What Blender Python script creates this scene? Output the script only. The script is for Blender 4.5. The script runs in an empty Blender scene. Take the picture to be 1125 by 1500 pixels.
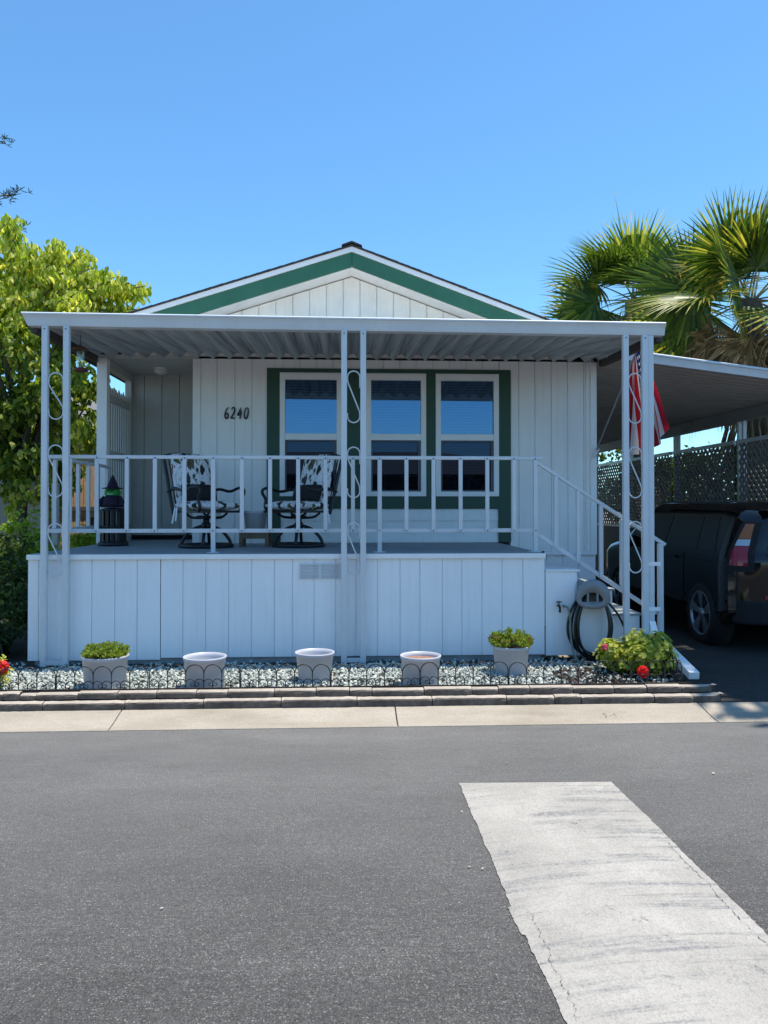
import bpy, bmesh, math, random
from mathutils import Vector, Matrix, Euler
random.seed(7)
S = bpy.context.scene
COL = S.collection
R = math.radians
# ------------------------------------------------------------------ camera
EYE = 1.55; F = 1130.0; PX = 562.5; YAW = R(2.8); PITCH = R(0.7)
PY = 744 - F*math.tan(PITCH)
FWD = Vector((math.sin(YAW)*math.cos(PITCH), math.cos(YAW)*math.cos(PITCH), math.sin(PITCH)))
RGT = Vector((math.cos(YAW), -math.sin(YAW), 0)); UPV = RGT.cross(FWD)
def ray(px, py): return FWD + RGT*((px-PX)/F) + UPV*(-(py-PY)/F)
def at(px, py, Y):
    d = ray(px, py); t = Y/d.y; return Vector((d.x*t, Y, EYE+d.z*t))
def gz(px, py, z):
    d = ray(px, py); t = (z-EYE)/d.z; return Vector((d.x*t, d.y*t, z))
def X(px, Y, py=744): return at(px, py, Y).x
def Z(py, Y, px=562): return at(px, py, Y).z
cam_d = bpy.data.cameras.new('camera'); cam = bpy.data.objects.new('camera', cam_d); COL.objects.link(cam)
cam.location = (0, 0, EYE); cam.rotation_euler = (R(90)+PITCH, 0, -YAW)
cam_d.sensor_fit = 'HORIZONTAL'; cam_d.sensor_width = 36; cam_d.lens = 36*F/1125
cam_d.shift_y = -(750-PY)/1125; cam_d.clip_end = 2000; cam_d.clip_start = .05
S.camera = cam
# ------------------------------------------------------------------ light
SUNV = Vector((.25, .075, 1)).normalized()
EL = math.asin(SUNV.z); AZ = math.atan2(SUNV.x, SUNV.y)
w = bpy.data.worlds.new('World'); S.world = w; w.use_nodes = True
nt = w.node_tree; nt.nodes.clear()
sky = nt.nodes.new('ShaderNodeTexSky'); sky.sky_type = 'NISHITA'; sky.sun_disc = False
sky.sun_elevation = EL; sky.sun_rotation = AZ; sky.altitude = 300; sky.air_density = 1.0; sky.dust_density = 0.3; sky.ozone_density = 3.0
bg = nt.nodes.new('ShaderNodeBackground'); bg.inputs[1].default_value = 0.1
wo = nt.nodes.new('ShaderNodeOutputWorld')
tin = nt.nodes.new('ShaderNodeMix'); tin.data_type = 'RGBA'; tin.blend_type = 'MULTIPLY'; tin.inputs[0].default_value = 1; tin.inputs[7].default_value = (.645, .985, 1.12, 1)
nt.links.new(sky.outputs[0], tin.inputs[6]); nt.links.new(tin.outputs[2], bg.inputs[0]); nt.links.new(bg.outputs[0], wo.inputs[0])
sd = bpy.data.lights.new('sun', 'SUN'); so = bpy.data.objects.new('sun', sd); COL.objects.link(so)
sd.energy = 3.0; sd.angle = R(.53); sd.color = (1, .92, .80); so.rotation_euler = SUNV.to_track_quat('Z', 'Y').to_euler(); so.location = (6, 4, 20)
S.view_settings.view_transform = 'Standard'; S.view_settings.look = 'None'; S.view_settings.exposure = 1.05; S.view_settings.gamma = 1
S.view_settings.use_curve_mapping = False
S.render.engine = 'CYCLES'; S.cycles.max_bounces = 8; S.cycles.transparent_max_bounces = 12; S.cycles.use_denoising = True
# ------------------------------------------------------------------ materials
class NT:
    def __init__(s, name):
        s.m = bpy.data.materials.new(name); s.m.use_nodes = True; s.t = s.m.node_tree; s.t.nodes.clear()
        s.out = s.n('ShaderNodeOutputMaterial'); s.b = s.n('ShaderNodeBsdfPrincipled'); s.l(s.b.outputs[0], s.out.inputs[0])
        s._tc = None
    def n(s, k, **kw):
        x = s.t.nodes.new(k)
        for a, v in kw.items(): setattr(x, a, v)
        return x
    def l(s, a, b): s.t.links.new(a, b)
    def tc(s, o='Object', scale=None):
        if not s._tc: s._tc = s.n('ShaderNodeTexCoord')
        r = s._tc.outputs[o]
        if scale:
            mp = s.n('ShaderNodeMapping'); mp.inputs['Scale'].default_value = scale; s.l(r, mp.inputs[0]); r = mp.outputs[0]
        return r
    def noise(s, sc, det=4, rough=.55, scale=None, dist=0):
        x = s.n('ShaderNodeTexNoise'); x.inputs['Scale'].default_value = sc; x.inputs['Detail'].default_value = det
        x.inputs['Roughness'].default_value = rough; x.inputs['Distortion'].default_value = dist
        s.l(s.tc(scale=scale), x.inputs['Vector']); return x.outputs['Fac']
    def vor(s, sc, out='Distance', feat='F1', scale=None):
        x = s.n('ShaderNodeTexVoronoi', feature=feat); x.inputs['Scale'].default_value = sc; s.l(s.tc(scale=scale), x.inputs['Vector']); return x.outputs[out]
    def ramp(s, fac, stops):
        x = s.n('ShaderNodeValToRGB'); e = x.color_ramp.elements
        while len(e) < len(stops): e.new(.5)
        for i, (p, c) in enumerate(stops):
            e[i].position = p; e[i].color = (*c, 1) if len(c) == 3 else c
        s.l(fac, x.inputs[0]); return x.outputs[0]
    def mix(s, fac, a, b, mode='MIX'):
        x = s.n('ShaderNodeMix', data_type='RGBA', blend_type=mode)
        for i, v in ((0, fac), (6, a), (7, b)):
            if hasattr(v, 'links') or isinstance(v, bpy.types.NodeSocket): s.l(v, x.inputs[i])
            elif i == 0: x.inputs[0].default_value = v
            else: x.inputs[i].default_value = (*v, 1)
        return x.outputs[2]
    def g(s, v): return (v, v, v)
    def bump(s, h, st, dist=.01):
        x = s.n('ShaderNodeBump'); x.inputs['Strength'].default_value = st; x.inputs['Distance'].default_value = dist
        s.l(h, x.inputs['Height']); s.l(x.outputs[0], s.b.inputs['Normal'])
    def col(s, c): s.l(c, s.b.inputs['Base Color'])
    def set(s, **kw):
        for k, v in kw.items(): s.b.inputs[k.replace('_', ' ')].default_value = v
        return s
def paint(name, c, rough=.5, var=.08, sc=3, bump=.0, bsc=60, streak=0.0, metal=0, dirt=None, spec=.5):
    m = NT(name); c2 = tuple(v*(1-var) for v in c); c3 = tuple(min(1, v*(1+var)) for v in c)
    k = m.ramp(m.noise(sc, 6, .6), [(.3, c2), (.7, c3)])
    if streak:
        d = dirt or tuple(v*.55 for v in c)
        f = m.ramp(m.noise(2.2, 5, .65, scale=(9, 9, .5)), [(.5, (0, 0, 0)), (.8, m.g(streak))])
        k = m.mix(f, k, d)
    m.col(k); m.set(Roughness=rough, Metallic=metal)
    m.b.inputs['Specular IOR Level'].default_value = spec
    if bump: m.bump(m.noise(bsc, 4), bump, .004)
    return m.m
def leafmat(name, stops, trans=.35, rough=.5):
    m = NT(name); ge = m.n('ShaderNodeNewGeometry')
    c = m.ramp(ge.outputs['Random Per Island'], stops)
    m.col(c); m.set(Roughness=rough); m.b.inputs['Specular IOR Level'].default_value = .3
    tr = m.n('ShaderNodeBsdfTranslucent'); mx = m.n('ShaderNodeMixShader'); mx.inputs[0].default_value = trans
    tint = m.mix(1.0, c, (1.5, 1.45, .6), 'MULTIPLY'); m.l(tint, tr.inputs[0])
    m.l(m.b.outputs[0], mx.inputs[1]); m.l(tr.outputs[0], mx.inputs[2]); m.l(mx.outputs[0], m.out.inputs[0])
    return m.m
M = {}
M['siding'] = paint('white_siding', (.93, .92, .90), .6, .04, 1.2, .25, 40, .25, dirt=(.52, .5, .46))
M['alcove'] = paint('shaded_alcove_siding', (.56, .55, .51), .65, .05, 1.2, .25, 40, .25, dirt=(.40, .38, .34))  # siding colour darkened to carry the shade inside the alcove
M['skirt'] = paint('white_skirting', (.93, .935, .94), .5, .03, 1.5, .2, 50, .22, dirt=(.5, .5, .5))
M['cream'] = paint('cream_gable', (.92, .89, .82), .65, .08, 2.5, .4, 30, .3, dirt=(.6, .5, .38))
M['trimw'] = paint('white_trim', (.9, .9, .89), .45, .04, 3)
M['alu'] = paint('white_aluminium', (.66, .68, .70), .35, .05, 4, .1, 30, .18, dirt=(.45, .45, .45))
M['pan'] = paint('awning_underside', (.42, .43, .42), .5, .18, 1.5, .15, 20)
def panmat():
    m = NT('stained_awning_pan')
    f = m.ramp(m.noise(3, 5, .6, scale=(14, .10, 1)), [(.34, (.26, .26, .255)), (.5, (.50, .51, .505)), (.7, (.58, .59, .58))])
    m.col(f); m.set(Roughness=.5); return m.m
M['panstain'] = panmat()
M['cpan'] = paint('carport_underside', (.46, .44, .42), .6, .1, 2)
M['green'] = paint('green_trim_paint', (.035, .15, .085), .55, .12, 2.5, .2, 30, .12, dirt=(.07, .16, .11))
M['greenshade'] = paint('shaded_green_trim', (.03, .085, .058), .6, .08, 2.5, .2, 30)  # same green paint, with the porch shade put into the colour
M['deck'] = paint('grey_deck', (.30, .34, .37), .6, .12, 2, .2, 40)
M['dark'] = paint('dark_void', (.012, .012, .013), .9, .1)
M['brown'] = paint('dark_brown_channel', (.06, .048, .045), .6, .15)
M['blackmetal'] = paint('black_metal', (.012, .012, .014), .4, .2, 8)
M['wire'] = paint('black_wire', (.01, .01, .01), .5, .2, 8)
M['pot'] = paint('lavender_plastic', (.50, .51, .555), .45, .05, 6, .1, 60, .12, dirt=(.45, .43, .42))
M['soil'] = paint('dark_soil', (.05, .036, .026), .95, .5, 14, .9, 60)
M['soilr'] = paint('reddish_potting_soil', (.28, .16, .11), .95, .35, 25, .9, 60)
M['hose'] = paint('black_hose', (.012, .014, .014), .35, .15)
M['hoseg'] = paint('grey_green_hose', (.17, .22, .17), .4, .15)
M['greyplastic'] = paint('grey_plastic', (.23, .235, .25), .5, .12, 8)
M['shingle'] = paint('roof_shingles', (.055, .05, .05), .9, .4, 30, .9, 80)
M['wood'] = paint('brown_wood', (.16, .10, .06), .6, .25, 8)
M['tan'] = paint('tan_fence_wood', (.42, .27, .13), .75, .25, 5, .3, 30, .3)
M['bark'] = paint('grey_bark', (.12, .095, .075), .9, .35, 10, .9, 30)
M['thatch'] = leafmat('dry_palm_thatch', [(0, (.13, .085, .045)), (.5, (.25, .17, .09)), (1, (.40, .30, .18))], .15, .8)
M['beige'] = paint('beige_stucco', (.34, .32, .26), .8, .06, 2, .2, 40)
M['roofg'] = paint('grey_roof', (.17, .16, .15), .9, .2, 12)
M['concrete'] = None
def concrete():
    m = NT('gutter_concrete')
    a = m.ramp(m.noise(1.1, 6, .65, scale=(1, 2.5, 1)), [(.28, (.30, .26, .20)), (.6, (.43, .38, .31)), (.8, (.49, .44, .365))])
    g = m.ramp(m.noise(120, 3, .7), [(.3, (.72, .72, .72)), (.7, (1.1, 1.1, 1.1))])
    k = m.mix(1, a, g, 'MULTIPLY')
    k = m.mix(m.ramp(m.noise(2.5, 7, .7, scale=(1, 4, 1)), [(.58, (0, 0, 0)), (.75, (.45, .45, .45))]), k, (.2, .17, .13))
    m.col(k); m.set(Roughness=.9); m.bump(m.noise(90, 5, .7), .5, .006); return m.m
M['concrete'] = concrete()
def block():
    m = NT('weathered_shaded_block')
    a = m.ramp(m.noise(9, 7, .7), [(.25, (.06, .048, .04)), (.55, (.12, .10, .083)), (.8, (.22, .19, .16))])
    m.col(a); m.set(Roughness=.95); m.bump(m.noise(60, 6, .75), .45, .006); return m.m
M['block'] = block()  # weathered texture, darkened to stand for shade on the front faces
M['blocktop'] = paint('sunlit_block_top', (.42, .37, .31), .95, .22, 9, .5, 60, .3, dirt=(.2, .17, .14))  # paler colour stands in for sun on the block tops
def asphalt(name, base, spk, bumps=.8, big=.22, pale_edge=False):
    m = NT(name)
    v = m.n('ShaderNodeTexVoronoi'); v.inputs['Scale'].default_value = 210; v.inputs['Randomness'].default_value = 1; m.l(m.tc(), v.inputs['Vector'])
    sep = m.n('ShaderNodeSeparateColor'); m.l(v.outputs['Color'], sep.inputs[0])
    k = m.ramp(sep.outputs[0], [(0, m.g(base*.62)), (.55, m.g(base)), (.90, m.g(base*1.3)), (.95, m.g(spk)), (1, m.g(spk*1.5))])
    tint = m.ramp(sep.outputs[1], [(0, (1.03, 1.0, .96)), (.9, (1.04, 1, .94)), (1, (1.12, 1.02, .9))])
    k = m.mix(1, k, tint, 'MULTIPLY')
    bigv = m.ramp(m.noise(.55, 6, .6, scale=(1, 1.6, 1)), [(.3, m.g(1-big)), (.7, m.g(1+big))])
    k = m.mix(1, k, bigv, 'MULTIPLY')
    scr = m.ramp(m.noise(7, 5, .75, scale=(.5, 16, 1)), [(.36, m.g(.78)), (.56, m.g(1.05))])
    k = m.mix(1, k, scr, 'MULTIPLY')
    mid = m.ramp(m.noise(28, 4, .7), [(.3, m.g(.84)), (.7, m.g(1.12))])
    k = m.mix(1, k, mid, 'MULTIPLY')
    st = m.ramp(m.noise(1.3, 7, .7, scale=(.8, 1.4, 1)), [(.60, m.g(1)), (.72, m.g(.80))]); k = m.mix(1, k, st, 'MULTIPLY')
    lane = m.ramp(m.noise(1.1, 4, .6, scale=(.12, 1.6, 1)), [(.35, m.g(.90)), (.65, m.g(1.08))]); k = m.mix(1, k, lane, 'MULTIPLY')
    if pale_edge:      # paler towards the gutter
        sp = m.n('ShaderNodeSeparateXYZ'); m.l(m.tc(), sp.inputs[0]); mr = m.n('ShaderNodeMapRange'); mr.inputs[1].default_value = 2.6; mr.inputs[2].default_value = 5.3; mr.inputs[3].default_value = 0; mr.inputs[4].default_value = .62
        m.l(sp.outputs[1], mr.inputs[0]); k = m.mix(mr.outputs[0], k, m.mix(1, (.235, .23, .222), m.ramp(m.noise(3, 6, .75, scale=(.4, 1, 1)), [(.3, m.g(.75)), (.7, m.g(1.1))]), 'MULTIPLY'))
    m.col(k); m.set(Roughness=.9); m.b.inputs['Specular IOR Level'].default_value = .3
    h = m.n('ShaderNodeMath', operation='ADD'); m.l(v.outputs['Distance'], h.inputs[0]); m.l(m.noise(60, 5, .7), h.inputs[1])
    m.bump(h.outputs[0], bumps, .006); return m.m
M['asphalt'] = asphalt('street_asphalt', .106, .19, pale_edge=True)
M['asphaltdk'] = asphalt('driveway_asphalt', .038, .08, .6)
def stripe():
    m = NT('worn_white_road_paint')
    a = m.ramp(m.noise(2.2, 7, .65), [(.3, (.30, .283, .252)), (.7, (.435, .412, .37))])
    v = m.n('ShaderNodeTexVoronoi'); v.inputs['Scale'].default_value = 120; m.l(m.tc(), v.inputs['Vector'])
    sep = m.n('ShaderNodeSeparateColor'); m.l(v.outputs['Color'], sep.inputs[0])
    a = m.mix(1, a, m.ramp(sep.outputs[0], [(0, m.g(.88)), (.5, m.g(1)), (1, m.g(1.06))]), 'MULTIPLY')
    # curved tyre scuffs: bands in a warped coordinate, broken up by noise
    wv = m.n('ShaderNodeTexNoise'); wv.inputs['Scale'].default_value = 1.0; wv.inputs['Detail'].default_value = 6; wv.inputs['Roughness'].default_value = .7
    wv.inputs['Distortion'].default_value = .25
    sp = m.n('ShaderNodeSeparateXYZ'); m.l(m.tc(), sp.inputs[0])
    def mth(op, a, b):
        x = m.n('ShaderNodeMath', operation=op)
        for i, q in enumerate((a, b)):
            if isinstance(q, (int, float)): x.inputs[i].default_value = q
            else: m.l(q, x.inputs[i])
        return x.outputs[0]
    dx = mth('SUBTRACT', sp.outputs[0], 1.25); yy = mth('ADD', sp.outputs[1], mth('MULTIPLY', mth('MULTIPLY', dx, dx), .22))
    cb_ = m.n('ShaderNodeCombineXYZ'); m.l(mth('MULTIPLY', sp.outputs[0], 1.3), cb_.inputs[0]); m.l(mth('MULTIPLY', yy, 15.0), cb_.inputs[1]); m.l(cb_.outputs[0], wv.inputs['Vector'])
    sc = m.ramp(wv.outputs['Fac'], [(.49, m.g(0)), (.62, m.g(.95))])
    msk = m.ramp(m.noise(1.7, 3), [(.40, m.g(0)), (.52, m.g(1))])
    brk = m.ramp(m.noise(40, 3, .8), [(.38, m.g(.25)), (.6, m.g(1))])
    f = m.mix(1, m.mix(1, sc, msk, 'MULTIPLY'), brk, 'MULTIPLY')
    k = m.mix(f, a, (.16, .16, .165))
    ch = m.ramp(m.noise(5, 8, .8), [(.58, m.g(0)), (.64, m.g(.85))])
    ch = m.mix(1, ch, m.ramp(m.noise(60, 3, .8), [(.45, m.g(0)), (.6, m.g(1))]), 'MULTIPLY')
    k = m.mix(ch, k, (.14, .14, .145))
    m.col(k); m.set(Roughness=.85)
    h = m.n('ShaderNodeMath', operation='ADD'); m.l(v.outputs['Distance'], h.inputs[0]); m.l(m.noise(60, 5, .7), h.inputs[1])
    m.bump(h.outputs[0], .5, .005); return m.m
M['stripe'] = stripe()
def stones():
    m = NT('pale_gravel'); ge = m.n('ShaderNodeNewGeometry')
    c = m.ramp(ge.outputs['Random Per Island'], [(0, (.13, .15, .13)), (.3, (.36, .40, .36)), (.7, (.54, .58, .52)), (1, (.72, .73, .66))])
    c = m.mix(1, c, m.ramp(m.noise(60, 4), [(.3, m.g(.8)), (.7, m.g(1.1))]), 'MULTIPLY')
    m.col(c); m.set(Roughness=.85); return m.m
M['stones'] = stones()
def glass(name, tint, refl, clear):
    m = NT(name)
    gl = m.n('ShaderNodeBsdfGlossy'); gl.inputs['Roughness'].default_value = .0; gl.inputs['Color'].default_value = (*refl, 1)
    tr = m.n('ShaderNodeBsdfTransparent'); tr.inputs[0].default_value = (*tint, 1)
    mx = m.n('ShaderNodeMixShader'); mx.inputs[0].default_value = clear
    b = m.n('ShaderNodeBump'); b.inputs['Strength'].default_value = .02; b.inputs['Distance'].default_value = .01
    m.l(m.noise(1.5, 2), b.inputs['Height']); m.l(b.outputs[0], gl.inputs['Normal'])
    m.l(tr.outputs[0], mx.inputs[1]); m.l(gl.outputs[0], mx.inputs[2]); m.l(mx.outputs[0], m.out.inputs[0]); return m.m
M['glass'] = glass('window_glass', (.42, .46, .5), (.30, .56, .9), .24)
M['glasslow'] = glass('screened_glass', (.22, .24, .27), (.34, .5, .85), .06)
M['clearglass'] = glass('feeder_glass', (.8, .88, .86), (1, 1, 1), .15)
M['carpaint'] = NT('black_car_paint').set(Base_Color=(.003, .003, .004, 1), Roughness=.07, Coat_Weight=.2, Specular_IOR_Level=.45, Coat_Roughness=.03).m
M['carglass'] = NT('dark_car_glass').set(Base_Color=(.004, .005, .006, 1), Roughness=.03).m
M['tyre'] = paint('tyre_rubber', (.012, .012, .012), .8, .2)
M['rim'] = NT('alloy_rim').set(Base_Color=(.32, .34, .37, 1), Roughness=.3, Metallic=.8).m
M['lampred'] = NT('red_lens').set(Base_Color=(.30, .02, .04, 1), Roughness=.1).m
M['lamporange'] = NT('amber_lens').set(Base_Color=(.35, .11, .03, 1), Roughness=.1).m
M['lampwhite'] = NT('clear_lens').set(Base_Color=(.42, .5, .58, 1), Roughness=.1).m
M['red'] = leafmat('red_petals', [(0, (.62, .01, .015)), (1, (.85, .03, .04))], .3)
M['pink'] = leafmat('pink_petals', [(0, (.55, .06, .14)), (1, (.75, .15, .25))], .3)
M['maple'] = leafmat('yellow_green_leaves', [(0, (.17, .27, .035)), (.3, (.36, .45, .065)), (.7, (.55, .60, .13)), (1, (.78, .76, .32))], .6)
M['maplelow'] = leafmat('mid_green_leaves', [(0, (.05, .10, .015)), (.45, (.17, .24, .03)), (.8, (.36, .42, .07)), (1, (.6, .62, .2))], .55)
M['darkleaf'] = leafmat('dark_shrub_leaves', [(0, (.02, .045, .012)), (.6, (.06, .10, .025)), (1, (.16, .21, .05))], .35)
M['limeleaf'] = leafmat('lime_shrub_leaves', [(0, (.16, .28, .03)), (1, (.40, .50, .08))], .5)
M['gerleaf'] = leafmat('geranium_leaves', [(0, (.13, .22, .025)), (.5, (.36, .42, .05)), (1, (.62, .60, .14))], .5)
M['succ'] = leafmat('succulent_leaves', [(0, (.10, .19, .03)), (.6, (.27, .36, .06)), (1, (.44, .46, .12))], .4)
M['needle'] = leafmat('dark_needles', [(0, (.02, .035, .018)), (1, (.05, .075, .04))], .15)
M['palm'] = leafmat('palm_green', [(0, (.03, .068, .013)), (.5, (.075, .135, .022)), (.85, (.14, .21, .035)), (1, (.24, .31, .07))], .32, .35)
M['palmy'] = leafmat('palm_yellowing', [(0, (.14, .22, .03)), (.5, (.30, .34, .05)), (.85, (.55, .50, .12)), (1, (.62, .40, .06))], .45, .4)
M['petiole'] = paint('palm_petiole', (.22, .20, .09), .6, .2)
M['blade'] = leafmat('strap_leaves', [(0, (.02, .045, .015)), (1, (.06, .10, .03))], .25)
def birdcloth():
    m = NT('bird_print_fabric')
    v = m.n('ShaderNodeTexVoronoi'); v.inputs['Scale'].default_value = 12
    ns = m.n('ShaderNodeTexNoise'); ns.inputs['Scale'].default_value = 9; m.l(m.tc(), ns.inputs['Vector'])
    rot = m.n('ShaderNodeMapping'); rot.inputs['Rotation'].default_value = (.5, .7, .6); rot.inputs['Scale'].default_value = (1, 1.0, .5)
    m.l(m.tc(), rot.inputs[0])
    ad = m.n('ShaderNodeMix', data_type='VECTOR'); ad.inputs[0].default_value = .12
    m.l(rot.outputs[0], ad.inputs[4]); m.l(ns.outputs['Color'], ad.inputs[5]); m.l(ad.outputs[1], v.inputs['Vector'])
    mask = m.ramp(v.outputs['Distance'], [(.36, m.g(1)), (.42, m.g(0))])
    sep = m.n('ShaderNodeSeparateColor'); m.l(v.outputs['Color'], sep.inputs[0])
    cols = m.ramp(sep.outputs[0], [(0, (.02, .02, .02)), (.3, (.05, .06, .04)), (.5, (.16, .17, .04)), (.7, (.30, .05, .03)), (.85, (.03, .05, .09)), (1, (.25, .18, .08))])
    inner = m.ramp(m.noise(45, 3), [(.4, m.g(.3)), (.6, m.g(1.2))])
    k = m.mix(mask, (.85, .85, .86), m.mix(1, cols, inner, 'MULTIPLY'))
    tw = m.ramp(m.noise(14, 3, .5, scale=(1, 1, .4), dist=1.5), [(.475, m.g(0)), (.5, m.g(.9)), (.525, m.g(0))])
    k = m.mix(tw, k, (.04, .035, .03))
    m.col(k); m.set(Roughness=.85); return m.m
M['bird'] = birdcloth()
M['witchgreen'] = paint('green_felt', (.04, .33, .05), .8, .1)
M['witchdark'] = paint('dark_purple_felt', (.022, .012, .03), .85, .3, 10)
M['white'] = paint('plain_white', (.8, .8, .8), .5, .03)
M['bucket'] = paint('pale_grey_ceramic', (.5, .53, .56), .4, .1, 6)
M['lampglass'] = paint('frosted_lamp_glass', (.75, .72, .66), .3, .03)
M['number'] = paint('black_numerals', (.01, .01, .012), .4, .1)
M['dish'] = paint('red_brown_plastic', (.10, .03, .022), .4, .2)
M['blind'] = paint('blind_slats', (.62, .63, .64), .5, .04)
M['ground'] = paint('bare_ground', (.26, .23, .18), .95, .4, 1.5, .8, 30)
M['lattice'] = paint('brown_grey_lattice', (.27, .24, .225), .7, .12, 4)
# ------------------------------------------------------------------ mesh helpers
ORG = {}
class MB:
    def __init__(s): s.v = []; s.f = []; s.mi = []; s.sm = []; s.cur = 0; s.smooth = False; s.uv = None
    def add(s, vs, fs, smooth=None):
        o = len(s.v); s.v.extend([tuple(p) for p in vs])
        sm = s.smooth if smooth is None else smooth
        for f in fs: s.f.append(tuple(i+o for i in f)); s.mi.append(s.cur); s.sm.append(sm)
        return s
    def box(s, x0, x1, y0, y1, z0, z1):
        vs = [(x, y, z) for x in (x0, x1) for y in (y0, y1) for z in (z0, z1)]
        return s.add(vs, [(0, 1, 3, 2), (4, 6, 7, 5), (0, 4, 5, 1), (2, 3, 7, 6), (0, 2, 6, 4), (1, 5, 7, 3)])
    def hexa(s, a, b):            # a, b: two matching quads (lists of 4 points)
        return s.add(list(a)+list(b), [(3, 2, 1, 0), (4, 5, 6, 7), (0, 1, 5, 4), (1, 2, 6, 5), (2, 3, 7, 6), (3, 0, 4, 7)])
    def prism(s, poly, axis, d0, d1):
        n = len(poly)
        def P(u, v, d): return {'x': (d, u, v), 'y': (u, d, v), 'z': (u, v, d)}[axis]
        vs = [P(u, v, d0) for u, v in poly]+[P(u, v, d1) for u, v in poly]
        return s.add(vs, [tuple(range(n))[::-1], tuple(range(n, 2*n))]+[(i, (i+1) % n, n+(i+1) % n, n+i) for i in range(n)])
    def bar(s, p, q, w, h, up=(0, 0, 1)):
        p = Vector(p); q = Vector(q); d = (q-p).normalized(); u = Vector(up)
        if abs(d.dot(u)) > .98: u = Vector((0, 1, 0))
        r = d.cross(u).normalized()*(w/2); u = r.cross(d).normalized()*(h/2)
        return s.hexa([p-r-u, p+r-u, p+r+u, p-r+u], [q-r-u, q+r-u, q+r+u, q-r+u])
    def tube(s, pts, r, n=8, closed=False, cap=True):
        pts = [Vector(p) for p in pts]; N = len(pts); rs = r if isinstance(r, (list, tuple)) else [r]*N
        vs = []; prev = None
        for i, p in enumerate(pts):
            a = pts[(i-1) % N] if (closed or i) else p; b = pts[(i+1) % N] if (closed or i < N-1) else p
            d = (b-a).normalized()
            if prev is None:
                u = Vector((0, 0, 1)) if abs(d.z) < .9 else Vector((1, 0, 0))
                u = (u-d*u.dot(d)).normalized()
            else:
                u = prev-d*prev.dot(d); u = u.normalized() if u.length > 1e-6 else Vector((1, 0, 0))
            prev = u; v = d.cross(u)
            for k in range(n):
                an = 2*math.pi*k/n; vs.append(p+(u*math.cos(an)+v*math.sin(an))*rs[i])
        fs = []
        for i in range(N if closed else N-1):
            j = (i+1) % N
            for k in range(n): fs.append((i*n+k, i*n+(k+1) % n, j*n+(k+1) % n, j*n+k))
        if cap and not closed: fs += [tuple(range(n))[::-1], tuple(range((N-1)*n, N*n))]
        return s.add(vs, fs, True)
    def lathe(s, prof, c=(0, 0, 0), n=24, axis='z', caps=True):
        vs = []
        for r, h in prof:
            for k in range(n):
                a = 2*math.pi*k/n; u, v = r*math.cos(a), r*math.sin(a)
                q = {'z': (u, v, h), 'y': (u, h, v), 'x': (h, u, v)}[axis]
                vs.append((c[0]+q[0], c[1]+q[1], c[2]+q[2]))
        fs = [(i*n+k, i*n+(k+1) % n, (i+1)*n+(k+1) % n, (i+1)*n+k) for i in range(len(prof)-1) for k in range(n)]
        if caps: fs += [tuple(range(n))[::-1], tuple(range((len(prof)-1)*n, len(prof)*n))]
        return s.add(vs, fs, True)
    def xform(s, mat, i0=0):
        for i in range(i0, len(s.v)): s.v[i] = tuple(mat @ Vector(s.v[i]))
        return s
    def build(s, name, mat, parent=None, org=None, bevel=0, fixn=True):
        me = bpy.data.meshes.new(name)
        o3 = Vector(org) if org is not None else (ORG[parent.name] if parent else Vector((0, 0, 0)))
        me.from_pydata([(p[0]-o3.x, p[1]-o3.y, p[2]-o3.z) for p in s.v], [], s.f)
        mats = mat if isinstance(mat, (list, tuple)) else [mat]
        for k in mats: me.materials.append(M[k] if isinstance(k, str) else k)
        me.polygons.foreach_set('material_index', s.mi); me.polygons.foreach_set('use_smooth', s.sm)
        if s.uv:
            ul = me.uv_layers.new(name='UVMap')
            for lp in me.loops: ul.data[lp.index].uv = s.uv[lp.vertex_index]
        if fixn and len(s.f) < 6000:
            bm = bmesh.new(); bm.from_mesh(me); bmesh.ops.recalc_face_normals(bm, faces=bm.faces); bm.to_mesh(me); bm.free()
        me.update()
        o = bpy.data.objects.new(name, me); COL.objects.link(o)
        if parent: o.parent = parent
        else: o.location = o3
        ORG[o.name] = o3
        if bevel:
            b = o.modifiers.new('bevel', 'BEVEL'); b.width = bevel; b.segments = 2; b.limit_method = 'ANGLE'
        if any(s.sm) and not all(s.sm):
            pass
        return o
def tag(o, label, cat, group=None):
    o['label'] = label; o['category'] = cat
    if group: o['group'] = group
    return o
def thing(name, loc, label, cat, group=None):
    o = bpy.data.objects.new(name, None); COL.objects.link(o); o.location = loc; o.empty_display_size = .2
    ORG[o.name] = Vector(loc); return tag(o, label, cat, group)
def struct(o, kind='structure'): o['kind'] = kind; return o
def copy_thing(root, loc, rotz, label):
    def cp(o, par):
        c = o.copy(); COL.objects.link(c); c.parent = par
        ORG[c.name] = ORG[o.name]
        for ch in [x for x in KIDS.get(o.name, [])]: cp(ch, c)
        return c
    KIDS = {}
    for o in COL.objects:
        if o.parent: KIDS.setdefault(o.parent.name, []).append(o)
    r = cp(root, None); r.location = loc; r.rotation_euler = (0, 0, rotz); r['label'] = label
    return r
rnd = random.uniform
def leaf(mb, p, d, L, W, fold=.25, n=None):
    d = d.normalized(); n = n or Vector((rnd(-1, 1), rnd(-1, 1), rnd(-.2, 1)))
    s = d.cross(n); s = s.normalized() if s.length > 1e-4 else Vector((1, 0, 0)); n = s.cross(d)
    u = n*(W*fold)
    mb.add([p, p+d*L*.35+s*W*.5+u, p+d*L*.72+s*W*.36+u, p+d*L-n*L*.08, p+d*L*.72-s*W*.36+u, p+d*L*.35-s*W*.5+u], [(0, 3, 2, 1), (0, 5, 4, 3)])
def inball():
    while True:
        v = Vector((rnd(-1, 1), rnd(-1, 1), rnd(-1, 1)))
        if .05 < v.length <= 1: return v
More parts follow.
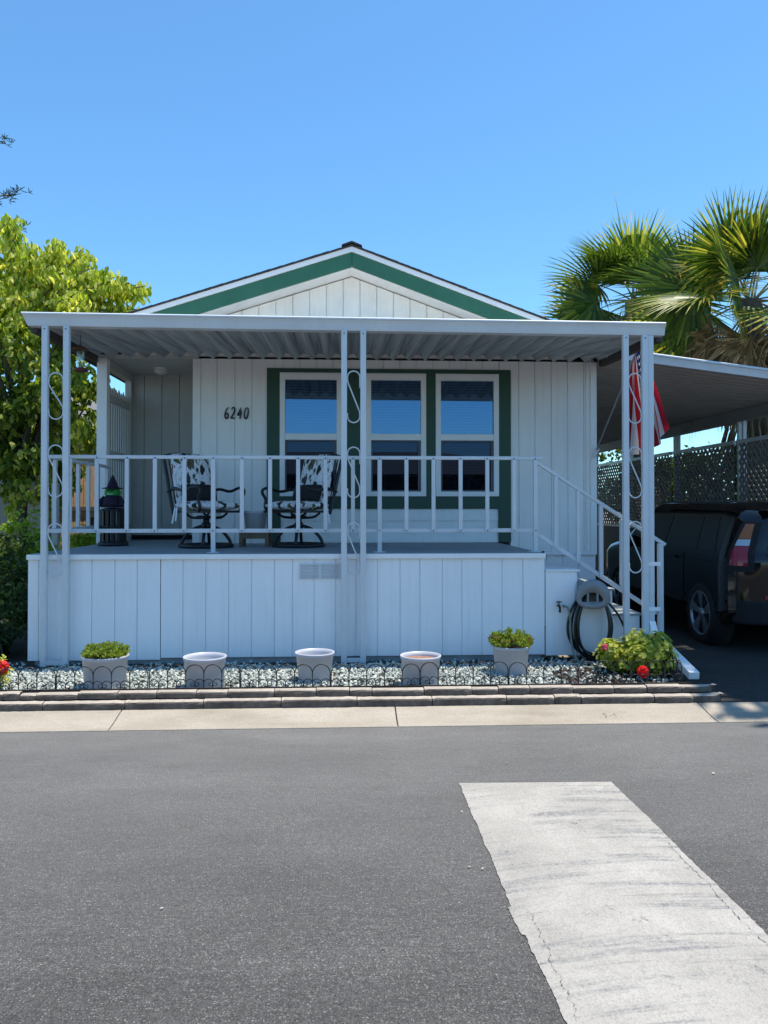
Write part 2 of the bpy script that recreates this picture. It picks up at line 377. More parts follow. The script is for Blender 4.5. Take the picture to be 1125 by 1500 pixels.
def cloud(mb, lobes, per, L, W, droop=.5, spread=.22, shell=.45):
    tips = []
    for cx, cy, cz, rx, ry, rz, n in lobes:
        for _ in range(n):
            v = inball(); v = v.normalized()*(shell+(1-shell)*v.length**.6)
            c = Vector((cx+v.x*rx, cy+v.y*ry, cz+v.z*rz)); tips.append(c)
            for _ in range(per):
                q = inball()*spread; q.z *= .8
                d = Vector((rnd(-1, 1), rnd(-1, 1), rnd(-.6, .6)-droop))
                k = rnd(.65, 1.15); leaf(mb, c+q, d, L*k, W*k)
    return tips
def limbs(mb, base, fork, tips, r0, n=14):
    base = Vector(base); fork = Vector(fork)
    mb.tube([base, base.lerp(fork, .5)+Vector((rnd(-.08, .08), rnd(-.08, .08), 0)), fork], [r0*1.25, r0, r0*.8], 10)
    for t in random.sample(tips, min(n, len(tips))):
        m1 = fork.lerp(t, .4)+Vector((rnd(-.15, .15), rnd(-.15, .15), rnd(.05, .3)))
        mb.tube([fork, m1, t], [r0*.5, r0*.28, r0*.08], 6)
def tree(name, label, cat, base, fork, lobes, per, L, W, leafm, r0, droop=.5, spread=.22, nl=14, group=None, trunkm='bark'):
    t = thing(name, base, label, cat, group)
    mb = MB(); tips = cloud(mb, lobes, per, L, W, droop, spread); mb.build('crown', leafm, t, fixn=False)
    tb = MB(); limbs(tb, base, fork, tips, r0, nl); tb.build('trunk', trunkm, t); return t
# ------------------------------------------------------------------ setting
DZ = 1.123            # deck height
YS, YW, YR = 7.2, 9.4, 7.4   # skirt plane, house wall plane, railing plane
def sheet(name, x0, x1, y0, y1, z, m, kind='structure', nx=1, ny=1):
    mb = MB(); vs = []; fs = []
    for i in range(nx+1):
        for j in range(ny+1): vs.append((x0+(x1-x0)*i/nx, y0+(y1-y0)*j/ny, z))
    for i in range(nx):
        for j in range(ny): a = i*(ny+1)+j; fs.append((a, a+ny+1, a+ny+2, a+1))
    mb.add(vs, fs); return struct(mb.build(name, m, fixn=False), kind)
sheet('ground', -400, 400, -400, 400, -.05, 'ground')
sheet('road', -60, 60, -5.2, 5.52, 0, 'asphalt')
# concrete gutter pan, with joints, dipping gently to the road
mb = MB(); js = [-40, X(-420, 5.7), X(-150, 5.7), X(174, 5.7), X(560, 5.7)+.1, X(1010, 5.7)+.1, X(1260, 5.7), 40]
for a, b in zip(js, js[1:]):
    a += .004; b -= .004
    pr = [(5.46, -.03), (5.46, .006), (5.52, .010), (5.62, .026), (5.74, .052), (5.80, .060), (5.80, -.03)]
    mb.prism(pr, 'x', a, b)
struct(mb.build('gutter', 'concrete', bevel=.004))
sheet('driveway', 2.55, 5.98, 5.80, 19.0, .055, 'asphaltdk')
mb = MB(); mb.box(-14, 2.84, 5.9, 7.35, -.04, .112); mb.box(-14, -2.9, 7.35, 24, -.04, .108); mb.box(5.98, 16, 5.9, 30, -.04, .10); mb.box(-14, 6, 22.2, 30, -.045, .085)
struct(mb.build('garden_soil', 'soil'))
# faded marks sprayed on the gutter
mb = MB()
def strokes(x0, y, segs, s):
    for pts in segs:
        pp = [gz(x0+u*s, y-v*s*.55, .045) for u, v in pts]
        for p, q in zip(pp, pp[1:]):
            d = (q-p); n = Vector((-d.y, d.x, 0)).normalized()*.006
            z = lambda t: Vector((t.x, t.y, .034+(t.y-5.64)*.22))
            mb.add([z(p-n), z(q-n), z(q+n), z(p+n)], [(0, 1, 2, 3)])
D9 = [[(8, 12), (6, 16), (2, 16), (0, 12), (2, 8), (6, 8), (8, 12), (7, 4), (4, 0)]]
D2 = [[(0, 13), (3, 16), (7, 15), (8, 11), (0, 0), (9, 0)]]
strokes(880, 1051, D9, 1.0); strokes(895, 1051, D2, 1.0)
struct(mb.build('faded_kerb_marking', paint('faded_marking', (.34, .29, .23), .9, .25, 30)))
# painted strip on the road
pl = [gz(672, 1148, 0), gz(896, 1146, 0), gz(1125, 1373, 0), gz(1255, 1502, 0), gz(1900, 2140, 0), gz(1082, 2052, 0), gz(829, 1500, 0), gz(753, 1329, 0), gz(747, 1329, 0)]
cx0 = sum(p.x for p in pl)/len(pl)
mb = MB(); tri = []
L = [gz(672, 1148, 0), gz(749, 1329, 0), gz(829, 1500, 0), gz(1110, 2100, 0)]; Rr = [gz(896, 1146, 0), gz(1082, 1329, 0), gz(1255, 1502, 0), gz(1860, 2100, 0)]
vs = []; fs = []; NS = 300; jja = jjb = 0
for i in range(NS+1):
    t = i/NS*3; k = min(2, int(t)); u = t-k
    a = L[k].lerp(L[k+1], u); b = Rr[k].lerp(Rr[k+1], u)
    jja = jja*.8+rnd(-.0022, .0022); jjb = jjb*.8+rnd(-.0022, .0022); ja = jja+(.014 if 1.0 < t < 1.3 else 0); jb = jjb
    vs += [(a.x-ja, a.y, .004), (b.x+jb, b.y, .004)]
for i in range(NS): fs.append((2*i, 2*i+1, 2*i+3, 2*i+2))
mb.add(vs, fs); struct(mb.build('painted_road_strip', 'stripe', fixn=False))
# cracks in the strip near both long edges
mb = MB()
def crack(A, B, n, amp, w):
    px = None; wob = 0
    for i in range(n+1):
        t = i/n; wob = wob*.75+rnd(-amp, amp); p = A.lerp(B, t)+Vector((wob, 0, 0)); p.z = .0075
        if px:
            ww = .55*w*rnd(.05, 1.0)**1.5; mb.add([px-Vector((ww, 0, 0)), px+Vector((ww, 0, 0)), p+Vector((ww*.7, 0, 0)), p-Vector((ww*.7, 0, 0))], [(0, 1, 2, 3)])
        px = p
crack(gz(978, 1235, 0), gz(1130, 1395, 0), 70, .006, .0045); crack(gz(775, 1335, 0), gz(848, 1500, 0), 70, .007, .004)
struct(mb.build('road_crack', paint('crack_dark', (.13, .125, .115), .9), fixn=False))
# stray bits on the asphalt
mb = MB(); random.seed(5)
for px, py, s in [(676, 1190, .008), (742, 1118, .009), (1045, 1134, .012), (690, 1270, .007), (705, 1273, .007), (300, 1200, .006), (1068, 1222, .006), (560, 1390, .006), (240, 1330, .007)]:
    p = gz(px, py, .006); leaf(mb, p, Vector((rnd(-1, 1), rnd(-1, 1), .1)), s*2.2, s*1.3, .3, Vector((0, 0, 1)))
litter = mb.build('fallen_leaf_litter', leafmat('dry_litter', [(0, (.03, .03, .03)), (.5, (.45, .42, .36)), (1, (.6, .58, .54))], .1), fixn=False); litter['kind'] = 'stuff'
# gravel bed
random.seed(11)
ICO_V = []; ph = (1+5**.5)/2
for a in (-1, 1):
    for b in (-ph, ph): ICO_V += [Vector((0, a, b)), Vector((a, b, 0)), Vector((b, 0, a))]
ICO_V = [v.normalized() for v in ICO_V]
bm = bmesh.new()
for v in ICO_V: bm.verts.new(v)
bmesh.ops.convex_hull(bm, input=bm.verts); bm.verts.index_update(); ICO_F = [tuple(v.index for v in f.verts) for f in bm.faces]; ICO_V = [v.co.copy() for v in bm.verts]; bm.free()
def stone(mb, c, r):
    e = Euler((rnd(0, 6), rnd(0, 6), rnd(0, 6))).to_matrix(); sc = (r*rnd(.75, 1.25), r*rnd(.55, 1), r*rnd(.45, .8))
    mb.add([c+e @ Vector((v.x*sc[0]*rnd(.8, 1.15), v.y*sc[1]*rnd(.8, 1.15), v.z*sc[2]*rnd(.8, 1.15))) for v in ICO_V], ICO_F, False)
mb = MB()
for i in range(19000):
    x = rnd(-4.6, 2.1); y = rnd(5.99, 7.30)
    if random.random() < .12: x = rnd(1.9, 2.7)
    if y > 7.02+.05*math.sin(x*5) and random.random() < .86: continue
    if x > 1.75 and (x-2.3)**2/.5**2+(y-6.45)**2/.42**2 < 1.2 and random.random() < .85: continue
    stone(mb, Vector((x, y, .118+rnd(-.006, .014))), rnd(.010, .022))
struct(mb.build('gravel', 'stones', fixn=False), 'stuff')
# fallen bark under the geraniums
mb = MB()
for i in range(700):
    x = rnd(1.75, 2.8); y = rnd(6.0, 6.95); stone(mb, Vector((x, y, .116+rnd(-.003, .01))), rnd(.008, .02))
struct(mb.build('bark_mulch', 'soil', fixn=False), 'stuff')
# ------------------------------------------------------------------ edging blocks
lower = [-70, 63, 183, 298, 412, 523, 633, 742, 812, 851, 958, 1015, 1064]
upper = [-40, 6, 30, 54, 115, 173, 230, 288, 334, 402, 463, 512, 545, 621, 691, 730, 776, 839, 899, 947, 997, 1052]
LL = ['lower course edging block running off the left frame edge', 'lower course grey edging block just left of and below the first planted pot', 'lower course grey edging block between the two leftmost pots', 'lower course edging block right in front of the second pot from left',
      'lower course edging block left of the third pot from left', 'lower course edging block below the middle awning posts', 'lower course edging block in front of the fourth pot with red soil', 'lower course edging block below the rightmost pot with red tinged plants',
      'short lower course edging block below the hose coil left side', 'smallest lower course edging block below the hose coil', 'long lower course edging block below the geranium bushes', 'next to last lower course edging block, below the white downspout elbow', 'rounded end block of the lower edging course beside the driveway']
UL = ['upper course edging block cut by the left frame edge', 'short cracked upper course edging block at far left', 'small crumbling upper course edging block near the left end, beside a gap', 'dipping upper course edging block left of the first planted pot', 'upper course edging block below the first pot left side',
      'upper course edging block below the first pot right side', 'upper course edging block left of the second pot', 'upper course edging block below the empty second pot', 'upper course edging block right of the empty second pot', 'upper course edging block midway between second and third pot',
      'upper course edging block below the empty third pot', 'upper course edging block left of the middle awning posts', 'short upper course edging block below the middle awning posts', 'upper course edging block below the pot with red soil', 'upper course edging block right of the pot with red soil',
      'short upper course edging block left of the rightmost pot', 'upper course edging block below the rightmost pot', 'upper course edging block between the rightmost pot and the hose', 'upper course edging block below the hose loop', 'upper course edging block below the left geranium bush', 'upper course edging block below the red geranium bloom', 'rounded end block of the upper edging course at the downspout']
random.seed(3)
def eblock(x0, x1, y0, y1, z0, z1, label, group, end=False):
    n = max(4, int((x1-x0)/.035)); g = .003; x0 += g; x1 -= g
    mb = MB(); vs = []; fs = []
    rings = 9
    for i in range(n+1):
        t = i/n; x = x0+(x1-x0)*t; e = min(t, 1-t)*(x1-x0)
        sh = .010*max(0, 1-e/.02); yb = (max(0, (t-.55)/.45)**2*.10 if end else 0)
        j = lambda a=.004: rnd(-a, a)
        ring = [(y0+sh+yb, z0), (y0+sh+j(.002)+yb, z0+(z1-z0)*.5), (y0+sh+j(.003)+yb, z1-.014-sh), (y0+.006+sh+j()+yb, z1-.005-sh*.6), (y0+.016+sh+j()+yb, z1-sh*.4+j(.002)), ((y0+y1)/2, z1+j(.002)), (y1-.004, z1-.002), (y1, z1-.012), (y1, z0)]
        vs += [(x, a, b) for a, b in ring]
    for i in range(n):
        for k in range(rings-1): a = i*rings+k; fs.append((a, a+rings, a+rings+1, a+1))
    fs += [tuple(range(rings)), tuple(range(n*rings, (n+1)*rings))[::-1]]
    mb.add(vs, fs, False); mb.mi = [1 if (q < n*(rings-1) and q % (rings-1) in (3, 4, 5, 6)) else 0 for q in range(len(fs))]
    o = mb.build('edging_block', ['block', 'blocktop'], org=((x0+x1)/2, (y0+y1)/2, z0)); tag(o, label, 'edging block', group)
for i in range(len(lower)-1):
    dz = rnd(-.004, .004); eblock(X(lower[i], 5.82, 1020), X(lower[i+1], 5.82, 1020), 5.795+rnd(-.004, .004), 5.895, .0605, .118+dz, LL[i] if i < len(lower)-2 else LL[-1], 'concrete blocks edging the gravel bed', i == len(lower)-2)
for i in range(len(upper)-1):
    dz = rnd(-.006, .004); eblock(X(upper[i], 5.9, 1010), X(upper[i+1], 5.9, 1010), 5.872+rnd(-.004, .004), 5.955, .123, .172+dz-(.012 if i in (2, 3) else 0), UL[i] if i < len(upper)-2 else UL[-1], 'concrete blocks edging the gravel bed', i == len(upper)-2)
# ------------------------------------------------------------------ house
H = thing('mobile_home', (0, YW, 0), 'white mobile home with green trim, gable roof and black number 6240', 'house')
def boards(mb, x0, x1, z0, z1, y, xs, gap=.011, th=.016):
    e = [x0]+[x for x in xs if x0+.02 < x < x1-.02]+[x1]
    for i in range(len(e)-1):
        mb.box(e[i]+(gap/2 if i else 0), e[i+1]-(gap/2 if i < len(e)-2 else 0), y, y+th, z0, z1)
    mb.box(x0, x1, y+th, y+th+.06, z0, z1)
    return mb
xw = lambda p: X(p, YW, 640)
zw = lambda p: Z(p, YW, 560)
gro = [xw(296)+i*.2005 for i in range(60)]
CZ = 3.355
mb = MB(); boards(mb, xw(283), xw(391), 1.0, CZ, YW, [xw(318), xw(344), xw(369)])
boards(mb, xw(748), xw(873), 1.02, CZ, YW, [xw(760), xw(783.5), xw(807.6), xw(831.6), xw(855), xw(858)])
boards(mb, xw(391), xw(748), zw(540.5), CZ, YW, [xw(391+i*24.3) for i in range(1, 15)])
mb.build('front_wall', 'siding', H)
for bx in ((xw(283)-.004, xw(293.5), DZ, CZ-.005), (xw(864.5), xw(873.5), .98, CZ-.005)):
    mb = MB(); mb.box(bx[0], bx[1], YW-.018, YW-.001, bx[2], bx[3]); mb.build('corner_trim', 'trimw', H, bevel=.003)
# green surround boards
gz1, gz2, gz3, gz4 = zw(540.8), zw(548), zw(726.5), zw(745)
mb = MB(); y0 = YW-.02; y1 = YW+.03
mb.box(xw(391), xw(748), y0, y1, gz2, gz1)
mb.box(xw(391), xw(411), y0, y1, DZ+.01, gz2-.001); mb.box(xw(730), xw(748), y0, y1, DZ+.01, gz2-.001)
mb.box(xw(500), xw(537), y0, y1, gz3-.03, gz2-.001); mb.box(xw(623.5), xw(638.5), y0, y1, gz3-.03, gz2-.001)
mb.box(xw(411)+.001, xw(730)-.001, y0+.002, y1, gz4, gz3)
mb.build('green_surround', 'greenshade', H, bevel=.003)
mb = MB(); zz = [DZ+.005, zw(779), zw(763), gz4-.002]
for a, b in zip(zz, zz[1:]): mb.hexa([(xw(411)+.002, YW-.002, a), (xw(730)-.002, YW-.002, a), (xw(730)-.002, YW+.03, a), (xw(411)+.002, YW+.03, a)], [(xw(411)+.002, YW+.012, b-.004), (xw(730)-.002, YW+.012, b-.004), (xw(730)-.002, YW+.03, b-.004), (xw(411)+.002, YW+.03, b-.004)])
mb.box(xw(411), xw(730), YW+.03, YW+.05, DZ, gz4)
mb.build('lap_siding', 'siding', H)
# windows
for wi, (a, b) in enumerate(((410, 500.8), (536, 624), (638, 730.3))):
    x0, x1 = xw(a), xw(b); zt, zb = zw(547.2), zw(727); fw = .063; ym = YW-.03
    zm1, zm2 = zw(635.8), zw(645)
    mb = MB()
    mb.box(x0, x1, ym, YW+.05, zt-.085, zt); mb.box(x0, x1, ym, YW+.05, zb, zb+.058)
    mb.box(x0, x0+fw, ym, YW+.05, zb+.058, zt-.085); mb.box(x1-fw, x1, ym, YW+.05, zb+.058, zt-.085)
    mb.box(x0+fw, x1-fw, ym+.006, YW+.03, zm2, zm1)
    mb.box(x0+.012, x1-.012, ym-.006, ym-.0005, zt-.035, zt-.012)
    wn = mb.build('window', 'trimw', H, bevel=.004)
    mb = MB(); mb.box(x0+fw, x1-fw, YW+.012, YW+.018, zm1, zt-.085); mb.build('upper_pane', 'glass', wn)
    mb = MB(); mb.box(x0+fw, x1-fw, YW+.016, YW+.022, zb+.058, zm2); mb.build('lower_pane', 'glasslow', wn)
    mb = MB(); s = .018; q0, q1 = x0+fw, x1-fw
    for bx in ((q0, q1, zm2-s, zm2), (q0, q1, zb+.058, zb+.058+s), (q0, q0+s, zb+.058+s, zm2-s), (q1-s*2, q1, zb+.058+s, zm2-s)): mb.box(bx[0], bx[1], YW-.012, YW+.004, bx[2], bx[3])
    mb.build('insect_screen_frame', paint('screen_frame%d' % wi, (.10, .11, .13), .5), wn)
    mb = MB(); z = zb+.07
    while z < zt-.09:
        mb.hexa([(q0-.01, YW+.055, z), (q1+.01, YW+.055, z), (q1+.01, YW+.056, z+.002), (q0-.01, YW+.056, z+.002)], [(q0-.01, YW+.072, z+.023), (q1+.01, YW+.072, z+.023), (q1+.01, YW+.073, z+.025), (q0-.01, YW+.073, z+.025)]); z += .0345
    mb.build('blinds', 'blind', wn)
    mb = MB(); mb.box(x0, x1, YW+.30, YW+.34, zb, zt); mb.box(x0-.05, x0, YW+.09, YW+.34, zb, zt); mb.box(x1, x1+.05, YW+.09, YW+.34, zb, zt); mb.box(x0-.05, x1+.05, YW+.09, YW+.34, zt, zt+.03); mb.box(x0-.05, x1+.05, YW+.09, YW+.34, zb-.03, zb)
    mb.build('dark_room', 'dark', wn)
# house number strokes
NB = {'6': [[(.78, 1.0), (.45, .88), (.18, .55), (.12, .25), (.3, .02), (.6, .05), (.72, .28), (.58, .47), (.32, .42), (.15, .22)]],
      '2': [[(.12, .78), (.22, .96), (.5, 1.0), (.7, .82), (.6, .55), (.3, .25), (.05, .03), (.3, .08), (.62, .0), (.85, .1)]],
      '4': [[(.62, 1.0), (.4, .68), (.08, .34), (.45, .36), (.85, .42)], [(.72, .72), (.62, .35), (.55, -.05)]],
      '0': [[(.55, 1.0), (.25, .85), (.1, .45), (.2, .1), (.45, .0), (.7, .2), (.8, .6), (.72, .92), (.55, 1.0)]]}
mb = MB(); nx0, nx1 = xw(328), xw(366); zt, zb = zw(598.5), zw(614.5); cw = (nx1-nx0)/4
for i, ch in enumerate('6240'):
    for st in NB[ch]:
        fine = []
        for k in range(len(st)-1):
            p0 = st[max(0, k-1)]; p1 = st[k]; p2 = st[k+1]; p3 = st[min(len(st)-1, k+2)]
            for u in range(5):
                t = u/5; fine.append(tuple(.5*(2*p1[c]+(p2[c]-p0[c])*t+(2*p0[c]-5*p1[c]+4*p2[c]-p3[c])*t*t+(3*p1[c]-p0[c]-3*p2[c]+p3[c])*t**3) for c in (0, 1)))
        fine.append(st[-1]); n = len(fine)
        mb.tube([(nx0+(i+.05+f[0]*.82+f[1]*.08)*cw, YW-.012, zb+(zt-zb)*f[1]) for f in fine], [.0085*(.55+.6*math.sin(math.pi*min(1, (k+1)/n))) for k in range(n)], 6)
mb.build('house_number', 'number', H)
# alcove
xl = xw(142); AB = 10.6; xr = xw(283)
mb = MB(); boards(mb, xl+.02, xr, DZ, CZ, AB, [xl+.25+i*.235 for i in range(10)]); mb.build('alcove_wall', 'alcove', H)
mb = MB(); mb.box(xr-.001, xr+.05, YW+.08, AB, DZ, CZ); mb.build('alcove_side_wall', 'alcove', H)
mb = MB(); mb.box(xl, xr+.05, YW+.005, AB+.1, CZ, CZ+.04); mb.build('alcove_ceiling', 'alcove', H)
mb = MB(); mb.box(xl-.004, xl+.116, YW-.005, YW+.11, DZ, CZ-.004); mb.build('alcove_post', 'trimw', H, bevel=.004)
mb = MB(); mb.box(xl+.05, xr, AB-.05, AB-.002, DZ+.003, DZ+.06); mb.build('dark_threshold', 'dark', H)
mb = MB(); y = YW+.14; k = 0
while y < AB-.08:
    zt = 3.06-.03*(k % 2); zp = zt-.02
    mb.box(xl+.03, xl+.05, y, y+.05, DZ+.02, zp); mb.add([(xl+.03, y, zp), (xl+.05, y, zp), (xl+.05, y+.05, zp), (xl+.03, y+.05, zp), (xl+.04, y+.025, zp+.05)], [(0, 1, 4), (1, 2, 4), (2, 3, 4), (3, 0, 4)]); y += .098; k += 1
for zz in (2.86, 2.16, 1.25): mb.box(xl+.052, xl+.09, YW+.115, AB-.005, zz, zz+.095)
mb.box(xl+.02, xl+.10, AB-.1, AB-.004, DZ, CZ-.002); mb.box(xl+.01, xl+.11, YW+.115, AB, CZ-.10, CZ-.003)
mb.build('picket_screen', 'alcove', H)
c = at(235.5, 547, 10.05)
mb = MB(); mb.lathe([(.05, 0), (.088, 0), (.09, -.02), (.075, -.022)], (c.x, c.y, CZ-.002), 24); lt = mb.build('ceiling_light', 'trimw', H)
mb = MB(); mb.lathe([(.078, -.023), (.084, -.04), (.078, -.062), (.05, -.078), (.0, -.083)], (c.x, c.y, CZ-.002), 24); mb.build('lamp_shade', 'lampglass', lt)
# side walls, base, roof
RX = xw(873.2); SL, SR = .323, .365; AX = .064
mb = MB(); mb.box(RX-.06, RX-.002, YW+.08, 22, .98, 3.40); mb.box(xl, xl+.06, AB+.10, 22, .98, 3.40); mb.box(xl, RX, 22, 22.06, .1, 3.40); mb.build('side_wall', 'siding', H)
mb = MB(); boards(mb, xl+.05, RX-.004, .1, .97, YW+.03, gro); mb.box(RX-.03, RX-.004, YW+.11, 22, .1, .97); mb.box(xl+.02, xl+.05, YW+.11, 22, .1, .97); mb.box(xw(797), RX, YW-.012, YW+.02, .972, 1.018); mb.build('base_skirting', 'skirt', H)
zu = lambda x, z0: z0-(SL*(AX-x) if x < AX else SR*(x-AX))
mb = MB(); xs = [AX+(i+.5)*.2045 for i in range(-14, 14)]; zb = CZ+.045
for a, b in zip(xs, xs[1:]):
    ia, ib = a+.006, b-.006
    za, zb2 = zu(ia, 4.37), zu(ib, 4.37); zmid = []
    if ia < AX < ib: zmid = [(AX, 4.37)]
    if max(za, zb2) < zb+.03: continue
    za, zb2 = max(za, zb), max(zb2, zb)
    mb.prism([(ia, zb-.01), (ib, zb-.01), (ib, zb2)]+zmid+[(ia, za)], 'y', YW, YW+.018)
    mb.prism([(a, zb-.01), (b, zb-.01), (b, max(zb, zu(b, 4.37)))]+[(x, z) for x, z in zmid]+[(a, max(zb, zu(a, 4.37)))], 'y', YW+.018, YW+.06)
mb.build('gable', 'cream', H)
EL_, ER_ = xl-.06, RX-.02
FL_, FR_ = -2.74, 2.54
def slab(mb, zt, zb, y0, y1, xa=FL_, xb=FR_):
    mb.prism([(xa, zu(xa, zt)), (AX, zt), (AX, zb), (xa, zu(xa, zb))], 'y', y0, y1)
    mb.prism([(AX, zt), (xb, zu(xb, zt)), (xb, zu(xb, zb)), (AX, zb)], 'y', y0, y1)
mb = MB(); slab(mb, 4.57, 4.385, 9.035, 9.47); mb.build('soffit', 'cream', H)
for sgn in (0, 1):
    mb = MB(); xa, xb = (FL_, AX-.002) if not sgn else (AX+.002, FR_)
    mb.prism([(xa, zu(xa, 4.545)), (xb, zu(xb, 4.545)), (xb, zu(xb, 4.372)), (xa, zu(xa, 4.372))], 'y', 9.0, 9.034); mb.build('fascia_board', 'green', H, bevel=.003)
mb = MB(); slab(mb, 4.605, 4.547, 8.985, 9.034); mb.build('drip_edge', 'trimw', H)
mb = MB(); slab(mb, 4.622, 4.607, 8.965, 22.3, EL_-.03, ER_+.03)
x = AX
random.seed(2)
for side in (-1, 1):            # butt ends of the shingle courses along the rake
    for i in range(26):
        x0 = AX+side*(i*.135); x1 = AX+side*(i*.135+.135); a, b = min(x0, x1), max(x0, x1)
        za, zb_ = zu(a, 4.6225), zu(b, 4.6225); up = .006
        lo, hi = (a, b) if side < 0 else (b, a)
        mb.prism([(a, za), (b, zb_), (b, zb_+(up if side < 0 else .002)), (a, za+(.002 if side < 0 else up))][::1] if side < 0 else [(a, za), (b, zb_), (b, zb_+up), (a, za+.002)], 'y', 8.955+rnd(0, .01), 22.2)
rf = mb.build('roof', 'shingle', H)
mb = MB(); mb.prism([(AX-.12, 4.605), (AX, 4.645), (AX+.12, 4.60), (AX+.115, 4.615), (AX, 4.662), (AX-.115, 4.62)], 'y', 8.953, 22.2); mb.build('ridge_cap', 'shingle', rf)
# ------------------------------------------------------------------ porch
PO = thing('porch', (0, YS, .1), 'raised white porch platform with grooved skirting and grey deck floor', 'porch')
sx0, sx1 = X(41, YS, 880), X(797.5, YS, 880)
mb = MB(); mb.box(sx0-.004, sx1, YS-.02, YW-.022, DZ-.03, DZ); mb.box(xl+.01, xr-.01, YW-.021, AB-.06, DZ-.03, DZ-.001); mb.build('deck', 'deck', PO, bevel=.004)
mb = MB(); mb.box(sx0-.006, sx1+.006, YS-.03, YS-.0215, DZ-.045, DZ+.001); mb.box(sx0-.01, sx0-.0045, YS-.02, YW-.03, DZ-.045, DZ); mb.build('deck_edge', 'trimw', PO, bevel=.003)
gx = [X(p, YS, 880) for p in (56.5, 101.5, 134.6, 168.2, 201, 234.5, 268, 301.5, 335, 368.5, 402, 428.5, 460, 491.5, 521.5, 553, 586, 615, 648, 676.5, 706, 735.5, 766)]
mb = MB(); xm = X(234.5, YS, 880)
boards(mb, sx0, xm, .155, DZ-.032, YS, gx, .009, .012); boards(mb, xm+.008, sx1, .172, DZ-.032, YS, gx, .009, .012)
mb.box(sx0, sx0+.02, YS+.08, YW, .15, DZ-.032); mb.box(sx1-.02, sx1-.001, YS+.08, YW, .15, DZ-.032)
mb.build('skirting', 'skirt', PO)
mb = MB(); mb.box(sx0+.05, sx1-.03, YS+.03, YS+.075, .1, .17); mb.build('footing', paint('footing_concrete', (.33, .34, .35), .9, .2, 8, .4), PO)
vx0, vx1, vz1, vz0 = X(438.5, YS, 836), X(499, YS, 836), Z(825.5, YS, 470), Z(848.5, YS, 470)
mb = MB(); y0 = YS-.012; fr = .013; xm = (vx0+vx1)/2
for bx in ((vx0, vx1, vz1-fr, vz1), (vx0, vx1, vz0, vz0+fr), (vx0, vx0+fr, vz0+fr, vz1-fr), (vx1-fr, vx1, vz0+fr, vz1-fr), (xm-fr, xm+fr, vz0+fr, vz1-fr)): mb.box(bx[0], bx[1], y0, YS-.001, bx[2], bx[3])
z = vz0+fr+.004
while z < vz1-fr-.006:
    for a, b in ((vx0+fr, xm-fr), (xm+fr, vx1-fr)): mb.hexa([(a, y0+.003, z), (b, y0+.003, z), (b, YS-.0012, z+.004), (a, YS-.0012, z+.004)], [(a, y0+.003, z+.003), (b, y0+.003, z+.003), (b, YS-.0012, z+.008), (a, YS-.0012, z+.008)])
    z += .0135
mb.build('vent', 'alu', PO)
# steps
ST = thing('porch_steps', (X(868, YS), YS, .1), 'white boxed steps going down from the porch beside the garden hose', 'steps')
tops = [(797.5, 846, 834), (846, 897, 862), (897, 937, 898.6), (937, 958, 931)]
for i, (a, b, ty) in enumerate(tops):
    x0, x1 = X(a, YS, ty)+(.012 if i == 0 else .001), X(b, YS, ty); z1 = Z(ty, YS, 870)
    mb = MB(); mb.prism([(x0, .16), (x1-(.0 if i else .012), .16), (x1-(.0 if i else .03), z1-.16), (x1, z1-.10), (x1-.012 if i == 0 else x1, z1-.022), (x0, z1-.022)] if i == 0 else [(x0, .16), (x1, .16), (x1, z1-.022), (x0, z1-.022)], 'y', YS+.002*i, YS+.025)
    mb.build('side_panel', 'skirt', ST, bevel=.002)
    mb = MB(); mb.box(x0, x1+.02, YS-.012, YS+1.0, z1-.02, z1); mb.build('tread', 'deck' if i else 'trimw', ST, bevel=.003)
    mb = MB(); mb.box(x1-.02, x1-.001, YS+.03, YS+.98, .12, z1-.022); mb.build('riser', 'skirt', ST)
# ------------------------------------------------------------------ railings
RL = thing('porch_railing', (X(430, YR), YR, DZ), 'white metal porch railing with square balusters along the deck front', 'railing')
x0, x1 = X(71.5, YR, 670), X(792, YR, 672)
zt0, zb0 = Z(670.5, YR), Z(777, YR)
mb = MB(); mb.box(x0-.02, x1+.025, YR-.024, YR+.024, zt0-.018, zt0+.016); mb.box(x0-.02, x0+.02, YR+.0245, 9.36, zt0-.018, zt0+.016); mb.build('top_rail', 'alu', RL, bevel=.005)
mb = MB(); mb.box(x0-.015, x1-.05, YR-.016, YR+.016, zb0-.019, zb0+.019); mb.box(x0-.015, x0+.015, YR+.0165, 9.36, zb0-.019, zb0+.019); mb.build('bottom_rail', 'alu', RL, bevel=.003)
def screw(mb, x, y, z): mb.lathe([(.006, 0), (.006, -.004), (.0, -.005)], (x, y, z), 8, 'y')
sc = MB()
for p in (103, 143, 187, 228, 271, 313, 355, 396, 437, 477, 517, 556, 595, 634.5, 674, 713, 752, 783.5):
    x = X(p, YR, 725); foot = p in (313, 556, 783.5); w = .0185 if not foot else .02; big = .024 if p == 103 else w
    mb = MB()
    if foot:
        mb.box(x-w, x+w, YR-.017-w, YR-.017+w, DZ+.008, zt0-.019); mb.box(x-.055, x+.055, YR-.06, YR+.03, DZ+.001, DZ+.008)
    else: mb.box(x-big, x+big, YR-.04, YR-.0165, zb0-.015, zt0-.019)
    mb.build('baluster', 'alu', RL, bevel=.003)
    screw(sc, x, YR-.041, zb0); screw(sc, x, YR-.0245, zt0-.008)
for k in range(6):
    y = YR+.16+k*.32; mb = MB(); mb.box(x0-.018, x0+.018, y-.018, y+.018, zb0+.0195, zt0-.019); mb.build('baluster', 'alu', RL, bevel=.003)
sc.build('screw_heads', 'blackmetal', RL)
SRL = thing('stair_railing', (X(860, YR), YR, .3), 'white metal handrail sloping down beside the porch steps', 'railing')
